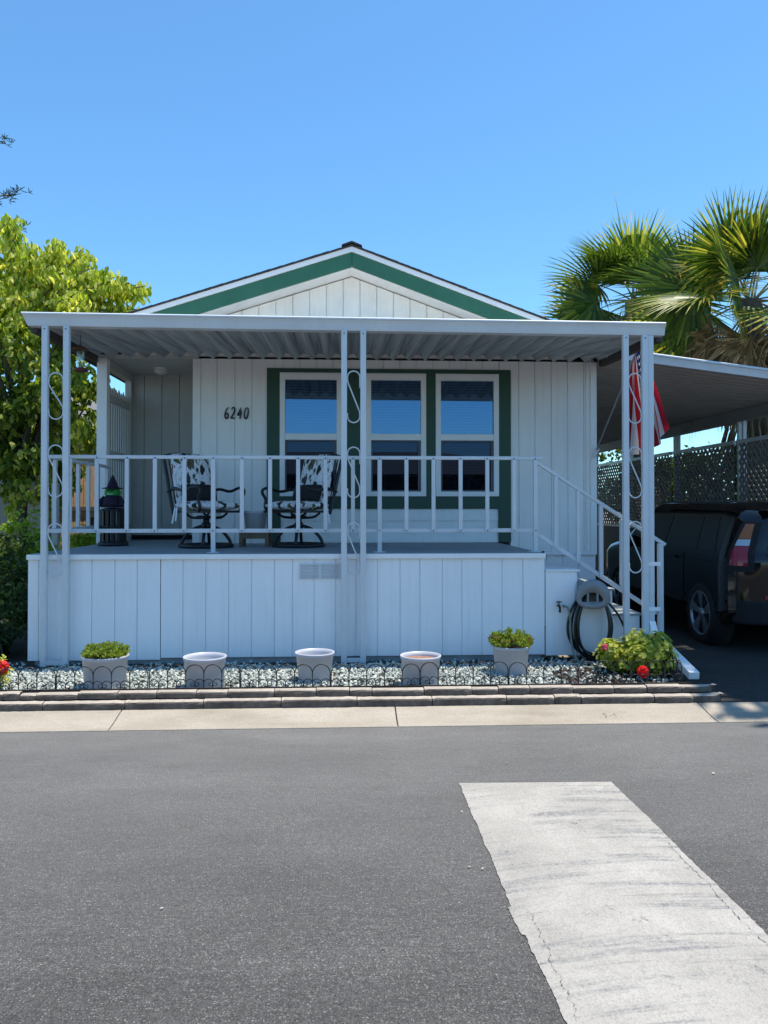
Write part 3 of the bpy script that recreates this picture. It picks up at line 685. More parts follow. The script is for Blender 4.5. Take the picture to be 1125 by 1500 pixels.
A, B = at(786, 677.5, YR), at(974, 798, YR); mb = MB(); mb.bar(A, B, .046, .032); mb.build('handrail', 'alu', SRL, bevel=.004)
A2, B2 = at(785, 781, YR), at(962, 898, YR); mb = MB(); mb.bar(A2, B2, .032, .04); mb.build('lower_rail', 'alu', SRL, bevel=.003)
for p in (813.5, 846, 879.5, 911, 966):
    x = X(p, YR, 790); t = (x-A.x)/(B.x-A.x); zt = A.z+(B.z-A.z)*t-.015; t2 = (x-A2.x)/(B2.x-A2.x); zl = A2.z+(B2.z-A2.z)*min(t2, 1)-.015
    if p > 960: zl = .06
    mb = MB(); w = .0185 if p not in (911, 966) else .024; mb.box(x-w, x+w, YR-.017-w, YR-.017+w, zl, zt-.006); mb.build('baluster', 'alu', SRL, bevel=.003)
# ------------------------------------------------------------------ awning
AW = thing('porch_awning', (0, 7.15, .1), 'white corrugated metal porch awning on three pairs of scrolled posts', 'awning')
YG = 7.08
gl, gr = at(30, 456, YG), at(976, 471.5, YG); glb, grb = at(37.5, 475.8, YG), at(976, 489, YG)
mb = MB()      # gutter: ogee profile, tilted for drainage; mitred left end
prof = [(0, 0), (-.012, -.010), (-.012, -.022), (-.002, -.028), (.012, -.055), (.020, -.085), (.024, -.10), (.030, -.118), (.13, -.118), (.13, 0), (.115, 0), (.115, -.10), (.035, -.10), (.01, -.02), (.01, -.002)]
vs = []; n = len(prof)
for (pt, e) in ((gl, 0), (gr, 1)):
    for dy, dz in prof:
        dx = (glb.x-gl.x)*(-dz/.118) if e == 0 else 0
        vs.append((pt.x+dx, YG+.012+dy, pt.z+dz))
mb.add(vs, [(i, (i+1) % n, n+(i+1) % n, n+i) for i in range(n)]+[tuple(range(n))[::-1], tuple(range(n, 2*n))])
gt = mb.build('gutter', 'alu', AW)
zgb = lambda x: gl.z-.118+(gr.z-gl.z)*(x-gl.x)/(gr.x-gl.x)
# corrugated pan
YA, YB = YG+.15, YW-.004
xfa, xfb = glb.x+.02, grb.x-.01; xba, xbb = X(141, YW, 527), X(880, YW, 530)
NR = 31; us = []
for k in range(NR):
    for u, h in ((0, 0), (.05, .004), (.40, .072), (.46, .075), (.54, .075), (.60, .072), (.95, .004)): us.append(((k+u)/NR, h))
us.append((1, 0)); vs = []; fs = []; NJ = 6
for u, h in us:
    for j in range(NJ+1):
        t = j/NJ; xf = xfa+(xfb-xfa)*u; xb = xba+(xbb-xba)*u; x = xf+(xb-xf)*t; zf = zgb(xf)+.022; zb_ = CZ-.002
        vs.append((x, YA+(YB-YA)*t, zf+(zb_-zf)*t+h))
for i in range(len(us)-1):
    for j in range(NJ): a = i*(NJ+1)+j; fs.append((a, a+NJ+1, a+NJ+2, a+1))
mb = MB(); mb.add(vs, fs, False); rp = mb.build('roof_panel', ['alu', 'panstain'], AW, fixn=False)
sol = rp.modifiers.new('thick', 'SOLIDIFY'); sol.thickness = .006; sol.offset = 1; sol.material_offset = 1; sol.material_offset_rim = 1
mb = MB()
vs = []
for u, h in us:      # flat top cover of the pans
    pass
for xf, xb, s in ((xfa, xba, -1), (xfb, xbb, 1)):
    mbb = MB(); zf = zgb(xf)+.015
    a = [(xf-.03, YA-.02, zf-.055), (xf+.03, YA-.02, zf-.055), (xf+.03, YA-.02, zf+.075), (xf-.03, YA-.02, zf+.075)]
    b = [(xb-.03, YB-.02, CZ-.06), (xb+.03, YB-.02, CZ-.06), (xb+.03, YB-.02, CZ+.06), (xb-.03, YB-.02, CZ+.06)]
    mbb.hexa(a, b); mbb.build('side_channel', 'brown', AW)
mb = MB(); mb.box(xba, xbb, YW-.022, YW-.004, CZ+.078, CZ+.11); mb.build('wall_flashing', 'trimw', AW)
YP = 7.13
def scroll(xa, xb, z1, z0, name='scroll'):
    r = (xb-xa)/2; xc = (xa+xb)/2; pts = []
    pts.append((xb, YP, z1-r-.10))
    for k in range(13): a = math.pi*k/12; pts.append((xc+r*math.cos(a), YP, z1-r+r*math.sin(a)))
    pts.append((xa, YP, z1-r-.02))
    pts.append((xa+.005, YP, z1-r-.05)); pts.append((xb-.005, YP, z0+r+.05)); pts.append((xb, YP, z0+r+.02))
    for k in range(13): a = -math.pi*k/12; pts.append((xc+r*math.cos(a), YP, z0+r+r*math.sin(a)))
    pts.append((xa, YP, z0+r+.03))
    mb = MB(); mb.tube(pts, .0065, 8); return mb
hw = .0265
for (pa, pb, sl) in ((65.5, 97, ((546, 614), (652, 728), (767, 845))), (504, 532, ((543.5, 619), (655, 729), (765.5, 840))), (916.5, 944.5, ((547, 620), (655, 729), (764, 839)))):
    xa, xb = X(pa, YP, 700), X(pb, YP, 700)
    for x in (xa, xb):
        mb = MB(); mb.box(x-hw, x+hw, YP-hw, YP+hw, .115, zgb(x)-.001); pp = mb.build('post', 'alu', AW, bevel=.005)
        sc = MB(); screw(sc, x, YP-hw-.001, zgb(x)-.03); sc.build('screw', 'blackmetal', pp)
    mb = MB(); mb.box(xa+hw, xb-hw, YP-.02, YP+.02, .13, .165); mb.build('post_brace', 'alu', AW)
    for t, b in sl: scroll(xa+hw+.004, xb-hw-.004, Z(t, YP, (pa+pb)/2), Z(b, YP, (pa+pb)/2)).build('scroll', 'alu', AW)
xd = X(953.5, YP, 700)
mb = MB(); mb.box(xd-.029, xd+.029, YP-.01, YP+.045, Z(914, YP, 953), zgb(xd)-.001)
dsp = mb.build('downspout', 'alu', AW, bevel=.006)
for p in (826, 892): z = Z(p, YP, 955); mb = MB(); mb.box(xd-.033, xd+.085, YP-.014, YP-.0105, z-.018, z+.018); mb.build('strap', 'trimw', dsp, bevel=.002)
e0 = Vector((xd, YP+.017, Z(916, YP, 953))); e1 = Vector((xd+.01, YP-.03, Z(930, YP, 955))); e2 = gz(1017, 990, .19)
mb = MB(); mb.bar(e0+Vector((0, 0, .03)), e1, .066, .062); mb.bar(e1+(e1-e2).normalized()*.03, e2, .085, .062, (0, 0, 1)); mb.build('elbow', 'trimw', dsp, bevel=.005)
# ------------------------------------------------------------------ carport
CY = 8.95; cz = lambda x: 3.335-.122*(x-3.1)
CP = thing('carport', (4.5, CY, .1), 'white metal carport roof beside the house over the parked black car', 'carport')
ca, cb, CE = RX+.03, 6.02, 18.5
vs = []; fs = []; y = CY+.03; ys = []
while y < CE: ys += [(y, 0), (y+.012, .03), (y+.13, .03), (y+.142, 0)]; y += .165
for yy, h in ys:
    for x in (ca, (ca+cb)/2, cb): vs.append((x, yy, cz(x)+.02+h))
for i in range(len(ys)-1):
    for j in range(2): a = i*3+j; fs.append((a, a+3, a+4, a+1))
mb = MB(); mb.add(vs, fs, False); o = mb.build('roof_panel', 'cpan', CP, fixn=False); q = o.modifiers.new('thick', 'SOLIDIFY'); q.thickness = .006; q.offset = 1
prof = [(0, 0), (-.014, -.012), (-.014, -.028), (0, -.036), (.012, -.075), (.02, -.118), (.07, -.118), (.07, 0)]; n = len(prof); vs = []
for x in (X(893, CY, 520)-.02, cb): vs += [(x, CY+a, cz(x)+.115+b) for a, b in prof]
mb = MB(); mb.add(vs, [(i, (i+1) % n, n+(i+1) % n, n+i) for i in range(n)]+[tuple(range(n))[::-1], tuple(range(n, 2*n))]); mb.build('fascia', 'alu', CP)
mb = MB(); mb.box(5.82, 5.95, CY+.1, CE-.05, 2.84, cz(5.95)+.018); mb.build('side_beam', paint('beam_paint', (.25, .25, .25), .6), CP)
for yp in (8.95, 11.2, 13.45, 15.7, 17.9):
    for dy in (-.07, .07):
        mb = MB(); mb.box(5.855, 5.905, yp+dy-.025, yp+dy+.025, .05, 2.839); mb.build('post', 'alu', CP)
# lattice fence
LF = thing('lattice_fence', (5.8, 13, .05), 'weathered diagonal lattice fence along the right side of the carport', 'fence')
LX = 5.80
def lat(y0, y1, z0, z1, mb):
    w = .034/2; st = .132
    for sgn in (1, -1):
        k = -(z1-z0)
        while k < (y1-y0):
            # line y = y0+k + (z-z0)  (or mirrored)
            a = max(0, -k); b = min(z1-z0, (y1-y0)-k)
            if b-a > .03:
                pa, pb = (y0+k+a, z0+a), (y0+k+b, z0+b)
                if sgn < 0: pa, pb = (y0+y1-pa[0], pa[1]), (y0+y1-pb[0], pb[1])
                xo = LX+(0 if sgn > 0 else .009)
                mb.bar((xo, pa[0], pa[1]), (xo, pb[0], pb[1]), .044, .008, (1, 0, 0))
            k += st
for a, b in ((9.0, 11.12), (11.28, 13.37), (13.53, 15.62), (15.78, 17.9)):
    mb = MB(); lat(a, b, 1.2, 2.5, mb); mb.build('lattice_panel', 'lattice', LF, fixn=False)
    for z0, z1 in ((2.5, 2.555), (1.15, 1.2)): mb = MB(); mb.box(LX-.02, LX+.03, a-.02, b+.02, z0, z1); mb.build('rail', 'alu', LF)
    mb = MB(); mb.box(LX, LX+.02, a, b, .06, 1.148); mb.build('lower_board', paint('fence_board_grey', (.16, .15, .14), .8, .2), LF)
# ------------------------------------------------------------------ flag on its pole
FL = thing('flag', tuple(at(873, 664, YW)), 'red and white striped flag hanging from an angled pole at the house corner', 'flag')
p0 = at(872.5, 664, YW-.02); p1 = at(938, 500, 8.35)
mb = MB(); mb.tube([p0, p1], .011, 8); mb.build('pole', paint('grey_pole', (.3, .3, .3), .4), FL)
mb = MB(); mb.bar(p0-Vector((.03, 0, .05)), p0+Vector((.02, -.02, .06)), .05, .05); mb.build('bracket', 'alu', FL)
def flagmat():
    m = NT('flag_cloth'); sp = m.n('ShaderNodeSeparateXYZ'); uvn = m.n('ShaderNodeUVMap'); m.l(uvn.outputs[0], sp.inputs[0])
    k = m.n('ShaderNodeMath', operation='MULTIPLY'); k.inputs[1].default_value = 6.5; m.l(sp.outputs[1], k.inputs[0])
    fr = m.n('ShaderNodeMath', operation='FRACT'); m.l(k.outputs[0], fr.inputs[0])
    g = m.n('ShaderNodeMath', operation='LESS_THAN'); g.inputs[1].default_value = .5; m.l(fr.outputs[0], g.inputs[0])
    c = m.mix(g.outputs[0], (.72, .68, .68), (.40, .012, .03))
    a = m.n('ShaderNodeMath', operation='LESS_THAN'); a.inputs[1].default_value = .36; m.l(sp.outputs[0], a.inputs[0])
    b = m.n('ShaderNodeMath', operation='GREATER_THAN'); b.inputs[1].default_value = .462; m.l(sp.outputs[1], b.inputs[0])
    ab = m.n('ShaderNodeMath', operation='MULTIPLY'); m.l(a.outputs[0], ab.inputs[0]); m.l(b.outputs[0], ab.inputs[1])
    # staggered stars as small dots on the blue field
    mp = m.n('ShaderNodeMapping'); mp.inputs['Scale'].default_value = (15.8, 16.7, 1); m.l(uvn.outputs[0], mp.inputs[0])
    vo = m.n('ShaderNodeTexVoronoi'); vo.inputs['Scale'].default_value = 1; vo.inputs['Randomness'].default_value = 0; m.l(mp.outputs[0], vo.inputs['Vector'])
    sl = m.n('ShaderNodeMath', operation='LESS_THAN'); sl.inputs[1].default_value = .27; m.l(vo.outputs['Distance'], sl.inputs[0])
    blue = m.mix(sl.outputs[0], (.015, .03, .13), (.75, .75, .78))
    c = m.mix(ab.outputs[0], c, blue)
    m.col(c); m.set(Roughness=.8)
    tr = m.n('ShaderNodeBsdfTranslucent'); mx = m.n('ShaderNodeMixShader'); mx.inputs[0].default_value = .45; m.l(c, tr.inputs[0]); m.l(m.b.outputs[0], mx.inputs[1]); m.l(tr.outputs[0], mx.inputs[2]); m.l(mx.outputs[0], m.out.inputs[0]); return m.m
NU, NV = 60, 90; vs = []; uv = []; fs = []
tip = p0.lerp(p1, .985); pole_d = (p0-p1).normalized()
for i in range(NU+1):
    u = i/NU; sp_ = u**.85
    for j in range(NV+1):
        v = j/NV        # v=0 bottom stripe (left), v=1 top stripe (right); gathered folds hang from the pole tip
        h = tip+pole_d*(.20*(1-v)*(1-u*.4))
        wv = 2*math.pi*3.1*v+.9*u
        x = h.x+sp_*(-.135+.48*v)+sp_*.055*(1-.75*v)*math.sin(wv)+.012*math.sin(v*31+u*5)*u
        y = h.y+.02+(.015+.045*sp_)*math.cos(wv)+.01*math.sin(u*9+v*13)
        z = h.z-.03-1.13*u*(1-.12*(v-.35)**2*4*(1 if v > .35 else .4))
        vs.append((x, y, z)); uv.append((u, v))
for i in range(NU):
    for j in range(NV): a = i*(NV+1)+j; fs.append((a, a+NV+1, a+NV+2, a+1))
mb = MB(); mb.add(vs, fs, True); mb.uv = uv; mb.build('cloth', flagmat(), FL, fixn=False)
# ------------------------------------------------------------------ hose
HC = at(868, 880, YS-.03); hr = YS-.02
HG = thing('hose_hanger', (HC.x, YS, HC.z), 'grey plastic hose hanger fixed to the side of the steps', 'hose hanger')
def E(cx, cy, rx, ry, a): return cx+rx*math.cos(a), cy-ry*math.sin(a)
mb = MB()
outer = [E(869.5, 876, 25, 27, math.pi*(1.08*k/22-.04)) for k in range(23)]+[(848, 886), (856, 891), (868, 893), (880, 892), (889, 888)]
inner = [E(868, 880, 16, 12, math.pi*(k/22)) for k in range(23)]+[(853, 882), (859, 884), (868, 885), (877, 884), (882, 882)]
def P3(p, y): q = at(p[0], p[1], y); return q
n = len(outer); yf, yb = YS-.16, YS-.135
vs = [P3(p, yf) for p in outer]+[P3(p, yf) for p in inner]; vs += [v+Vector((0, yb-yf, 0)) for v in vs]
fs = []
for i in range(n):
    j = (i+1) % n; fs += [(i, j, n+j, n+i), (2*n+i, 3*n+i, 3*n+j, 2*n+j), (i, 2*n+i, 2*n+j, j), (n+i, n+j, 3*n+j, 3*n+i)]
mb.add(vs, fs, True); mb.build('front_flange', 'greyplastic', HG)
mb = MB(); dr = [E(868, 882, 19, 19, math.pi*k/16) for k in range(17)]
a = [P3(p, yb) for p in dr]; b = [v+Vector((0, YS-.004-yb, 0)) for v in a]; m_ = len(a)
ai = [P3(E(868, 882, 17, 17, math.pi*k/16), yb) for k in range(17)]; bi = [v+Vector((0, YS-.004-yb, 0)) for v in ai]
mb.add(a+b+ai+bi, [(i, i+1, m_+i+1, m_+i) for i in range(m_-1)]+[(2*m_+i, 3*m_+i, 3*m_+i+1, 2*m_+i+1) for i in range(m_-1)], True)
mb.build('saddle', 'greyplastic', HG)
mb = MB()
for px in (861, 875): mb.bar(at(px, 868, YS-.145), at(px, 890, YS-.145), .018, .02)
mb.bar(at(852, 883, YS-.145), at(885, 883, YS-.145), .016, .016); mb.box(HC.x-.13, HC.x+.13, YS-.006, YS-.001, HC.z-.06, HC.z+.12); mb.build('brace', 'greyplastic', HG, bevel=.003)
HO = thing('garden_hose', (HC.x, YS-.07, .13), 'black garden hose coiled on the grey hanger with a grey green lead to the tap', 'hose')
random.seed(4)
mb = MB()
for k, (cx, rx, top, bot, yy) in enumerate(((866, 33, 866, 962, .05), (868, 28, 866, 957, .075), (868, 30, 868, 964, .10), (864, 37, 868, 958, .06), (870, 26, 867, 961, .12))):
    pts = []
    for i in range(40):
        a = 2*math.pi*i/40; sx = math.cos(a); sy = math.sin(a)
        px = cx+rx*sx*(.87-.13*sy); py = (top+bot)/2-(bot-top)/2*sy
        pts.append(at(px, py, YS-yy-.012*math.cos(a*2)))
    mb.tube(pts, .0125, 8, closed=True)
mb.build('coil', 'hose', HO)
def spl(P, n=8):
    out = []
    for k in range(len(P)-1):
        a, b, c, d = P[max(0, k-1)], P[k], P[k+1], P[min(len(P)-1, k+2)]
        for i in range(n):
            t = i/n; out.append(.5*(2*b+(c-a)*t+(2*a-5*b+4*c-d)*t*t+(3*b-a-3*c+d)*t**3))
    return out+[P[-1]]
mb = MB(); mb.tube(spl([at(892, 884, YS-.08), at(905, 900, YS-.06), at(915, 922, YS-.06), at(918, 945, YS-.07), at(914, 962, YS-.12)]), .0105, 8); mb.build('trailing_end', 'hose', HO)
mb = MB(); mb.tube(spl([at(826, 888, YS-.06), at(832, 891, YS-.08), at(835, 905, YS-.09), at(836, 930, YS-.10), at(840, 955, YS-.14), gz(850, 972, .14), gz(862, 978, .13), gz(880, 976, .13), gz(900, 972, .13)]), .0105, 8); mb.build('supply_lead', 'hoseg', HO)
TP = thing('garden_tap', tuple(at(817, 887, YS)), 'small dark garden tap on the white panel left of the hose', 'tap')
q = at(817, 887, YS)
mb = MB(); mb.tube([q, q+Vector((0, -.06, 0)), q+Vector((0, -.075, -.02)), q+Vector((0, -.075, -.055))], .011, 8); mb.tube([at(826, 888, YS), at(826, 888, YS-.062)], .012, 8); mb.build('spout', 'blackmetal', TP)
mb = MB(); mb.tube([q+Vector((0, -.04, 0)), q+Vector((0, -.04, .04))], .006, 6); mb.lathe([(.008, -.004), (.026, -.004), (.026, .004), (.008, .004)], (q.x, q.y-.04, q.z+.04), 12); mb.build('handle', 'blackmetal', TP)
# ------------------------------------------------------------------ wire border fence
WF = thing('border_fence', (0, 5.985, .11), 'low black wire garden fence of hooped arches in front of the gravel', 'fence')
def spiral(c, r0, a0, turns, sgn, ax, ay):
    return [c+ax*(r0*(1-.62*t/14))*math.cos(a0+sgn*turns*2*math.pi*t/14)+ay*(r0*(1-.62*t/14))*math.sin(a0+sgn*turns*2*math.pi*t/14) for t in range(15)]
def wirepanel(A, B, n, zb, zt, zs, r=.004):
    mb = MB(); d = (B-A)/n; up = Vector((0, 0, 1)); ex = d.normalized(); w = d.length
    for i in range(n+1):
        p = A+d*i; mb.tube([p+up*(zb-.02), p+up*(zt-w/2)], r*1.05, 6)
    for i in range(n):
        c = A+d*(i+.5)
        mb.tube([c+ex*(w/2*math.cos(math.pi*k/12))+up*(zt-w/2+w/2*math.sin(math.pi*k/12)) for k in range(13)], r, 6, cap=False)
        mb.tube([c+up*(zb-.02), c+up*(zs-w/4)], r, 6)
        for s in (-1, 1):
            cc = c+ex*(s*w/4)
            mb.tube([cc+ex*(w/4*math.cos(math.pi*k/8))+up*(zs-w/4+w/4*math.sin(math.pi*k/8)) for k in range(9)], r*.85, 5, cap=False)
            mb.tube(spiral(cc+ex*(-s*w/4*.45)+up*(zs-w/4-.004), w/4*.55, 0 if s < 0 else math.pi, .9, -s, ex, -up), r*.7, 5, cap=False)
            mb.tube([c+ex*(s*w*.25)+ex*(w*.2*math.cos(math.pi*k/6))+up*(zb+.03+.018*math.sin(math.pi*k/6)) for k in range(7)], r*.7, 5, cap=False)
    mb.tube([A+up*(zb+.028), B+up*(zb+.028)], r*.8, 5)
    return mb
xs0, xs1 = X(-55, 5.985, 1000), X(1000, 5.985, 1000); npan = 8; wd = (xs1-xs0)/npan
for i in range(npan):
    a = Vector((xs0+wd*i+.004, 5.985+rnd(-.008, .008), 0)); b = Vector((xs0+wd*(i+1)-.004, 5.985+rnd(-.008, .008), 0))
    tz = rnd(-.006, .006); wirepanel(a, b, 5, .115, .345+tz, .235+tz).build('wire_panel', 'wire', WF)
for i in range(2):
    a = Vector((2.66+i*.10, 6.02+.62*i, 0)); b = Vector((2.76+i*.10, 6.62+.62*i, 0)); wirepanel(a, b, 5, .085, .33, .22).build('wire_panel', 'wire', WF)
mb = MB(); mb.box(xs0-.4, xs1+.1, 5.957, 5.972, .10, .178); o = mb.build('edging_strip', paint('black_edging', (.016, .014, .012), .7), WF)
WB = thing('border_fence', (-3.4, 7.0, .1), 'black wire fence piece in the shade left of the porch', 'fence')
wirepanel(Vector((-3.75, 7.05, 0)), Vector((-3.04, 7.0, 0)), 5, .105, .34, .23).build('wire_panel', 'wire', WB)
# ------------------------------------------------------------------ chairs
def cushion(mb, w, h, t, puff=.03, n=8):
    """soft slab centred at the origin in x (thickness t), y (width w), z (height h)"""
    vs = []; fs = []
    for s in (1, -1):
        for i in range(n+1):
            for j in range(n+1):
                u, v = i/n*2-1, j/n*2-1; e = (1-abs(u)**4)*(1-abs(v)**4)
                rr = 1-.05*(u*v)**2
                vs.append((s*(t/2*.35+(t/2*.65+puff)*e**.6), u*w/2*rr, v*h/2*rr))
    N = (n+1)**2; q = lambda s, i, j: s*N+i*(n+1)+j
    for i in range(n):
        for j in range(n):
            fs.append((q(0, i, j), q(0, i+1, j), q(0, i+1, j+1), q(0, i, j+1))); fs.append((q(1, i, j), q(1, i, j+1), q(1, i+1, j+1), q(1, i+1, j)))
        fs += [(q(0, i, 0), q(1, i, 0), q(1, i+1, 0), q(0, i+1, 0)), (q(0, i, n), q(0, i+1, n), q(1, i+1, n), q(1, i, n)),
               (q(0, 0, i), q(0, 0, i+1), q(1, 0, i+1), q(1, 0, i)), (q(0, n, i), q(1, n, i), q(1, n, i+1), q(0, n, i+1))]
    return mb.add(vs, fs, True)
def Rm(axis, a): return Matrix.Rotation(a, 4, axis)
def T(x, y, z): return Matrix.Translation((x, y, z))
CG = 'patio rocking chairs on the porch'
CH = thing('patio_chair', (0, 0, 0), 'black patio swivel rocker with bird print cushions, left of the small side table', 'chair', CG)
mb = MB(); pts = [(.275*math.cos(2*math.pi*k/36), .275*math.sin(2*math.pi*k/36), .022) for k in range(36)]
mb.tube(pts, .022, 8, closed=True)
for k in range(4):
    a = math.pi/4+k*math.pi/2; c, s = math.cos(a), math.sin(a)
    mb.tube(spl([Vector((.265*c, .265*s, .03)), Vector((.235*c, .235*s, .10)), Vector((.15*c, .15*s, .19)), Vector((.03*c, .03*s, .235))], 5), .018, 8)
mb.lathe([(.045, .20), (.05, .23), (.05, .26), (.035, .27), (.035, .31), (.07, .315), (.07, .335)], n=16); mb.build('swivel_base', 'blackmetal', CH)
mb = MB(); 
for y in (-.12, .12): mb.tube(spl([Vector((-.2, y, .37)), Vector((-.1, y, .325)), Vector((.1, y, .325)), Vector((.2, y, .37))], 5), .014, 6)
mb.bar((.0, -.12, .335), (0, .12, .335), .03, .02)
mb.box(-.24, .27, -.27, .27, .375, .40)
for y in (-.265, .265):
    mb.tube(spl([Vector((-.22, y, .36)), Vector((-.27, y, .52)), Vector((-.33, y, .75)), Vector((-.40, y, .985))], 6), .019, 8)
    mb.tube(spl([Vector((-.36, y*.7, .985)), Vector((-.40, y*.9, .99))], 4), .017, 8)
mb.tube(spl([Vector((-.40, -.265, .985)), Vector((-.415, -.12, 1.015)), Vector((-.415, .12, 1.015)), Vector((-.40, .265, .985))], 6), .019, 8)
for k in range(7):
    y = -.2+k*.0667; mb.tube([(-.255, y, .42), (-.405, y, 1.0)], .007, 5)
mb.build('frame', 'blackmetal', CH)
for s in (-1, 1):
    y = s*.29; mb = MB()
    mb.tube(spl([Vector((-.31, s*.27, .60)), Vector((-.16, y+s*.01, .635)), Vector((.02, y+s*.02, .61)), Vector((.18, y+s*.01, .645)), Vector((.265, y, .63)), Vector((.275, y, .585)), Vector((.235, y-s*.005, .52)), Vector((.25, y-s*.015, .44)), Vector((.22, y-s*.02, .385))], 6), [.017]*9*6+[.017] if False else .0165, 8)
    mb.build('arm', 'blackmetal', CH)
mb = MB(); cushion(mb, .52, .52, .085, .012); mb.xform(T(.025, 0, .452) @ Rm('Y', R(90))); mb.build('seat_cushion', 'bird', CH)
mb = MB(); cushion(mb, .50, .60, .10, .012); mb.xform(T(-.235, 0, .73) @ Rm('Y', R(-13))); mb.build('back_cushion', 'bird', CH)
mb = MB(); cushion(mb, .44, .20, .09, .035); mb.xform(T(-.12, 0, .585) @ Rm('Y', R(-16))); mb.build('lumbar_pillow', paint('black_pillow', (.018, .018, .021), .85, .2), CH)
for s in (-1, 1):
    mb = MB()
    for k in range(2): mb.bar((-.16+k*.03, s*.285, .43), (-.19+k*.06, s*.30, .26+k*.03), .022, .004, (0, 1, 0))
    mb.build('tie_ribbon', 'trimw', CH)
YC1 = 8.42
p1 = at(302, 800, YC1); CH.location = (p1.x, YC1, DZ); CH.rotation_euler = (0, 0, R(-42))
p2 = at(437.5, 799, 8.5); copy_thing(CH, (p2.x, 8.5, DZ), R(180+42), 'black patio swivel rocker with bird print cushions, in front of the leftmost window')
# side table and bucket
q = at(374, 797, 8.62); tx, ty = q.x, 8.62
TB = thing('side_table', (tx, ty, DZ), 'small brown wooden side table between the two porch chairs', 'table')
hz = .19
mb = MB(); mb.box(tx-.17, tx+.17, ty-.15, ty+.15, DZ+hz-.03, DZ+hz); mb.build('table_top', 'wood', TB, bevel=.004)
for sx in (-1, 1):
    for sy in (-1, 1): mb = MB(); mb.box(tx+sx*.14-.02, tx+sx*.14+.02, ty+sy*.12-.02, ty+sy*.12+.02, DZ+.001, DZ+hz-.031); mb.build('leg', 'wood', TB)
mb = MB(); mb.box(tx-.12, tx+.12, ty-.135, ty-.115, DZ+hz-.10, DZ+hz-.032); mb.build('apron', 'wood', TB)
BK = thing('planter_bucket', (tx, ty, DZ+hz), 'pale grey round bucket standing on the brown side table', 'bucket')
mb = MB(); z = DZ+hz+.001; mb.lathe([(.0, z), (.105, z), (.125, z+.17), (.134, z+.175), (.134, z+.205), (.122, z+.205), (.118, z+.17), (.0, z+.16)], (tx, ty, 0), 28, caps=False); mb.build('body', 'bucket', BK)
# black slatted lantern with felt witch
q = at(166, 797, 8.86); lx, ly = q.x, 8.86
LN = thing('slatted_lantern', (lx, ly, DZ), 'black slatted lantern stand in front of the picket screen', 'lantern')
mb = MB(); mb.lathe([(0, .001), (.165, .001), (.165, .03), (.15, .045), (0, .045)], (lx, ly, DZ), 24, caps=False); mb.build('base', 'blackmetal', LN)
mb = MB()
for k in range(14):
    a = 2*math.pi*k/14; c, s = math.cos(a), math.sin(a); mb.bar((lx+.135*c, ly+.135*s, DZ+.046), (lx+.135*c, ly+.135*s, DZ+.39), .036, .012, (c, s, 0))
mb.lathe([(.128, .2), (.142, .2), (.142, .225), (.128, .225), (.128, .2)], (lx, ly, DZ), 20, caps=False); mb.build('slats', 'blackmetal', LN)
mb = MB(); mb.lathe([(0, .391), (.15, .391), (.15, .41), (.10, .425), (0, .43)], (lx, ly, DZ), 24, caps=False); mb.build('lid', 'blackmetal', LN)
WZ = DZ+.431
WI = thing('witch_doll', (lx-.01, ly, WZ), 'felt witch doll with green face and black pointed hat sitting on the lantern', 'doll')
wx, wy = lx-.01, ly
mb = MB(); mb.lathe([(0, 0), (.125, .0), (.12, .05), (.10, .10), (.07, .135), (.0, .14)], (wx, wy, WZ), 20, caps=False); 
for s in (-1, 1): mb.tube([(wx+s*.08, wy-.02, WZ+.11), (wx+s*.125, wy-.06, WZ+.06), (wx+s*.11, wy-.10, WZ+.02)], [.03, .028, .018], 8)
mb.build('dress', 'witchdark', WI)
mb = MB(); mb.lathe([(0, .115), (.055, .12), (.085, .145), (.088, .175), (.07, .215), (.035, .235), (0, .238)], (wx, wy, WZ), 20, caps=False); mb.tube([(wx, wy-.075, WZ+.185), (wx, wy-.115, WZ+.175)], [.014, .005], 8); mb.build('head', 'witchgreen', WI)
mb = MB(); mb.tube([(wx-.032, wy-.085, WZ+.158), (wx-.015, wy-.092, WZ+.150), (wx+.015, wy-.092, WZ+.150), (wx+.032, wy-.085, WZ+.158)], .005, 6); mb.build('smile', 'white', WI)
mb = MB()
for s in (-1, 1): mb.lathe([(0, -.005), (.009, -.004), (.009, .004), (0, .005)], (wx+s*.026, wy-.082, WZ+.193), 10, 'y', caps=False)
mb.build('eyes', 'dark', WI)
mb = MB(); mb.lathe([(0, .218), (.115, .212), (.115, .220), (.062, .230), (.05, .27), (.028, .32), (.004, .372), (0, .372)], (wx, wy, WZ), 20, caps=False); mb.build('hat', 'witchdark', WI)
# bird feeder
fy = 7.75; f0 = at(118, 487, fy); ft = at(118, 511, fy); fb = at(118, 541, fy)
FD = thing('bird_feeder', (ft.x, fy, ft.z), 'glass hummingbird feeder with red brown dish hanging from the awning', 'bird feeder')
mb = MB(); mb.tube([(ft.x, fy, 3.262), (ft.x, fy, ft.z+.03)], .003, 6); mb.tube([(ft.x+.012*math.cos(a*.6), fy, ft.z+.04+.012*math.sin(a*.6)) for a in range(10)], .003, 6); mb.build('hook', 'blackmetal', FD)
mb = MB(); mb.lathe([(0, .03), (.03, .025), (.075, .0), (.075, -.006), (.03, -.006), (0, -.006)], (ft.x, fy, ft.z), 24, caps=False); mb.build('rain_guard', 'dish', FD)
mb = MB(); hh = ft.z-fb.z; mb.lathe([(.030, -.008), (.036, -.03), (.036, -hh+.02), (.028, -hh)], (ft.x, fy, ft.z), 24); mb.build('bottle', 'clearglass', FD)
mb = MB(); mb.lathe([(0, .012), (.045, .012), (.072, .0), (.065, -.02), (.04, -.03), (0, -.032)], (fb.x, fy, fb.z), 24, caps=False)
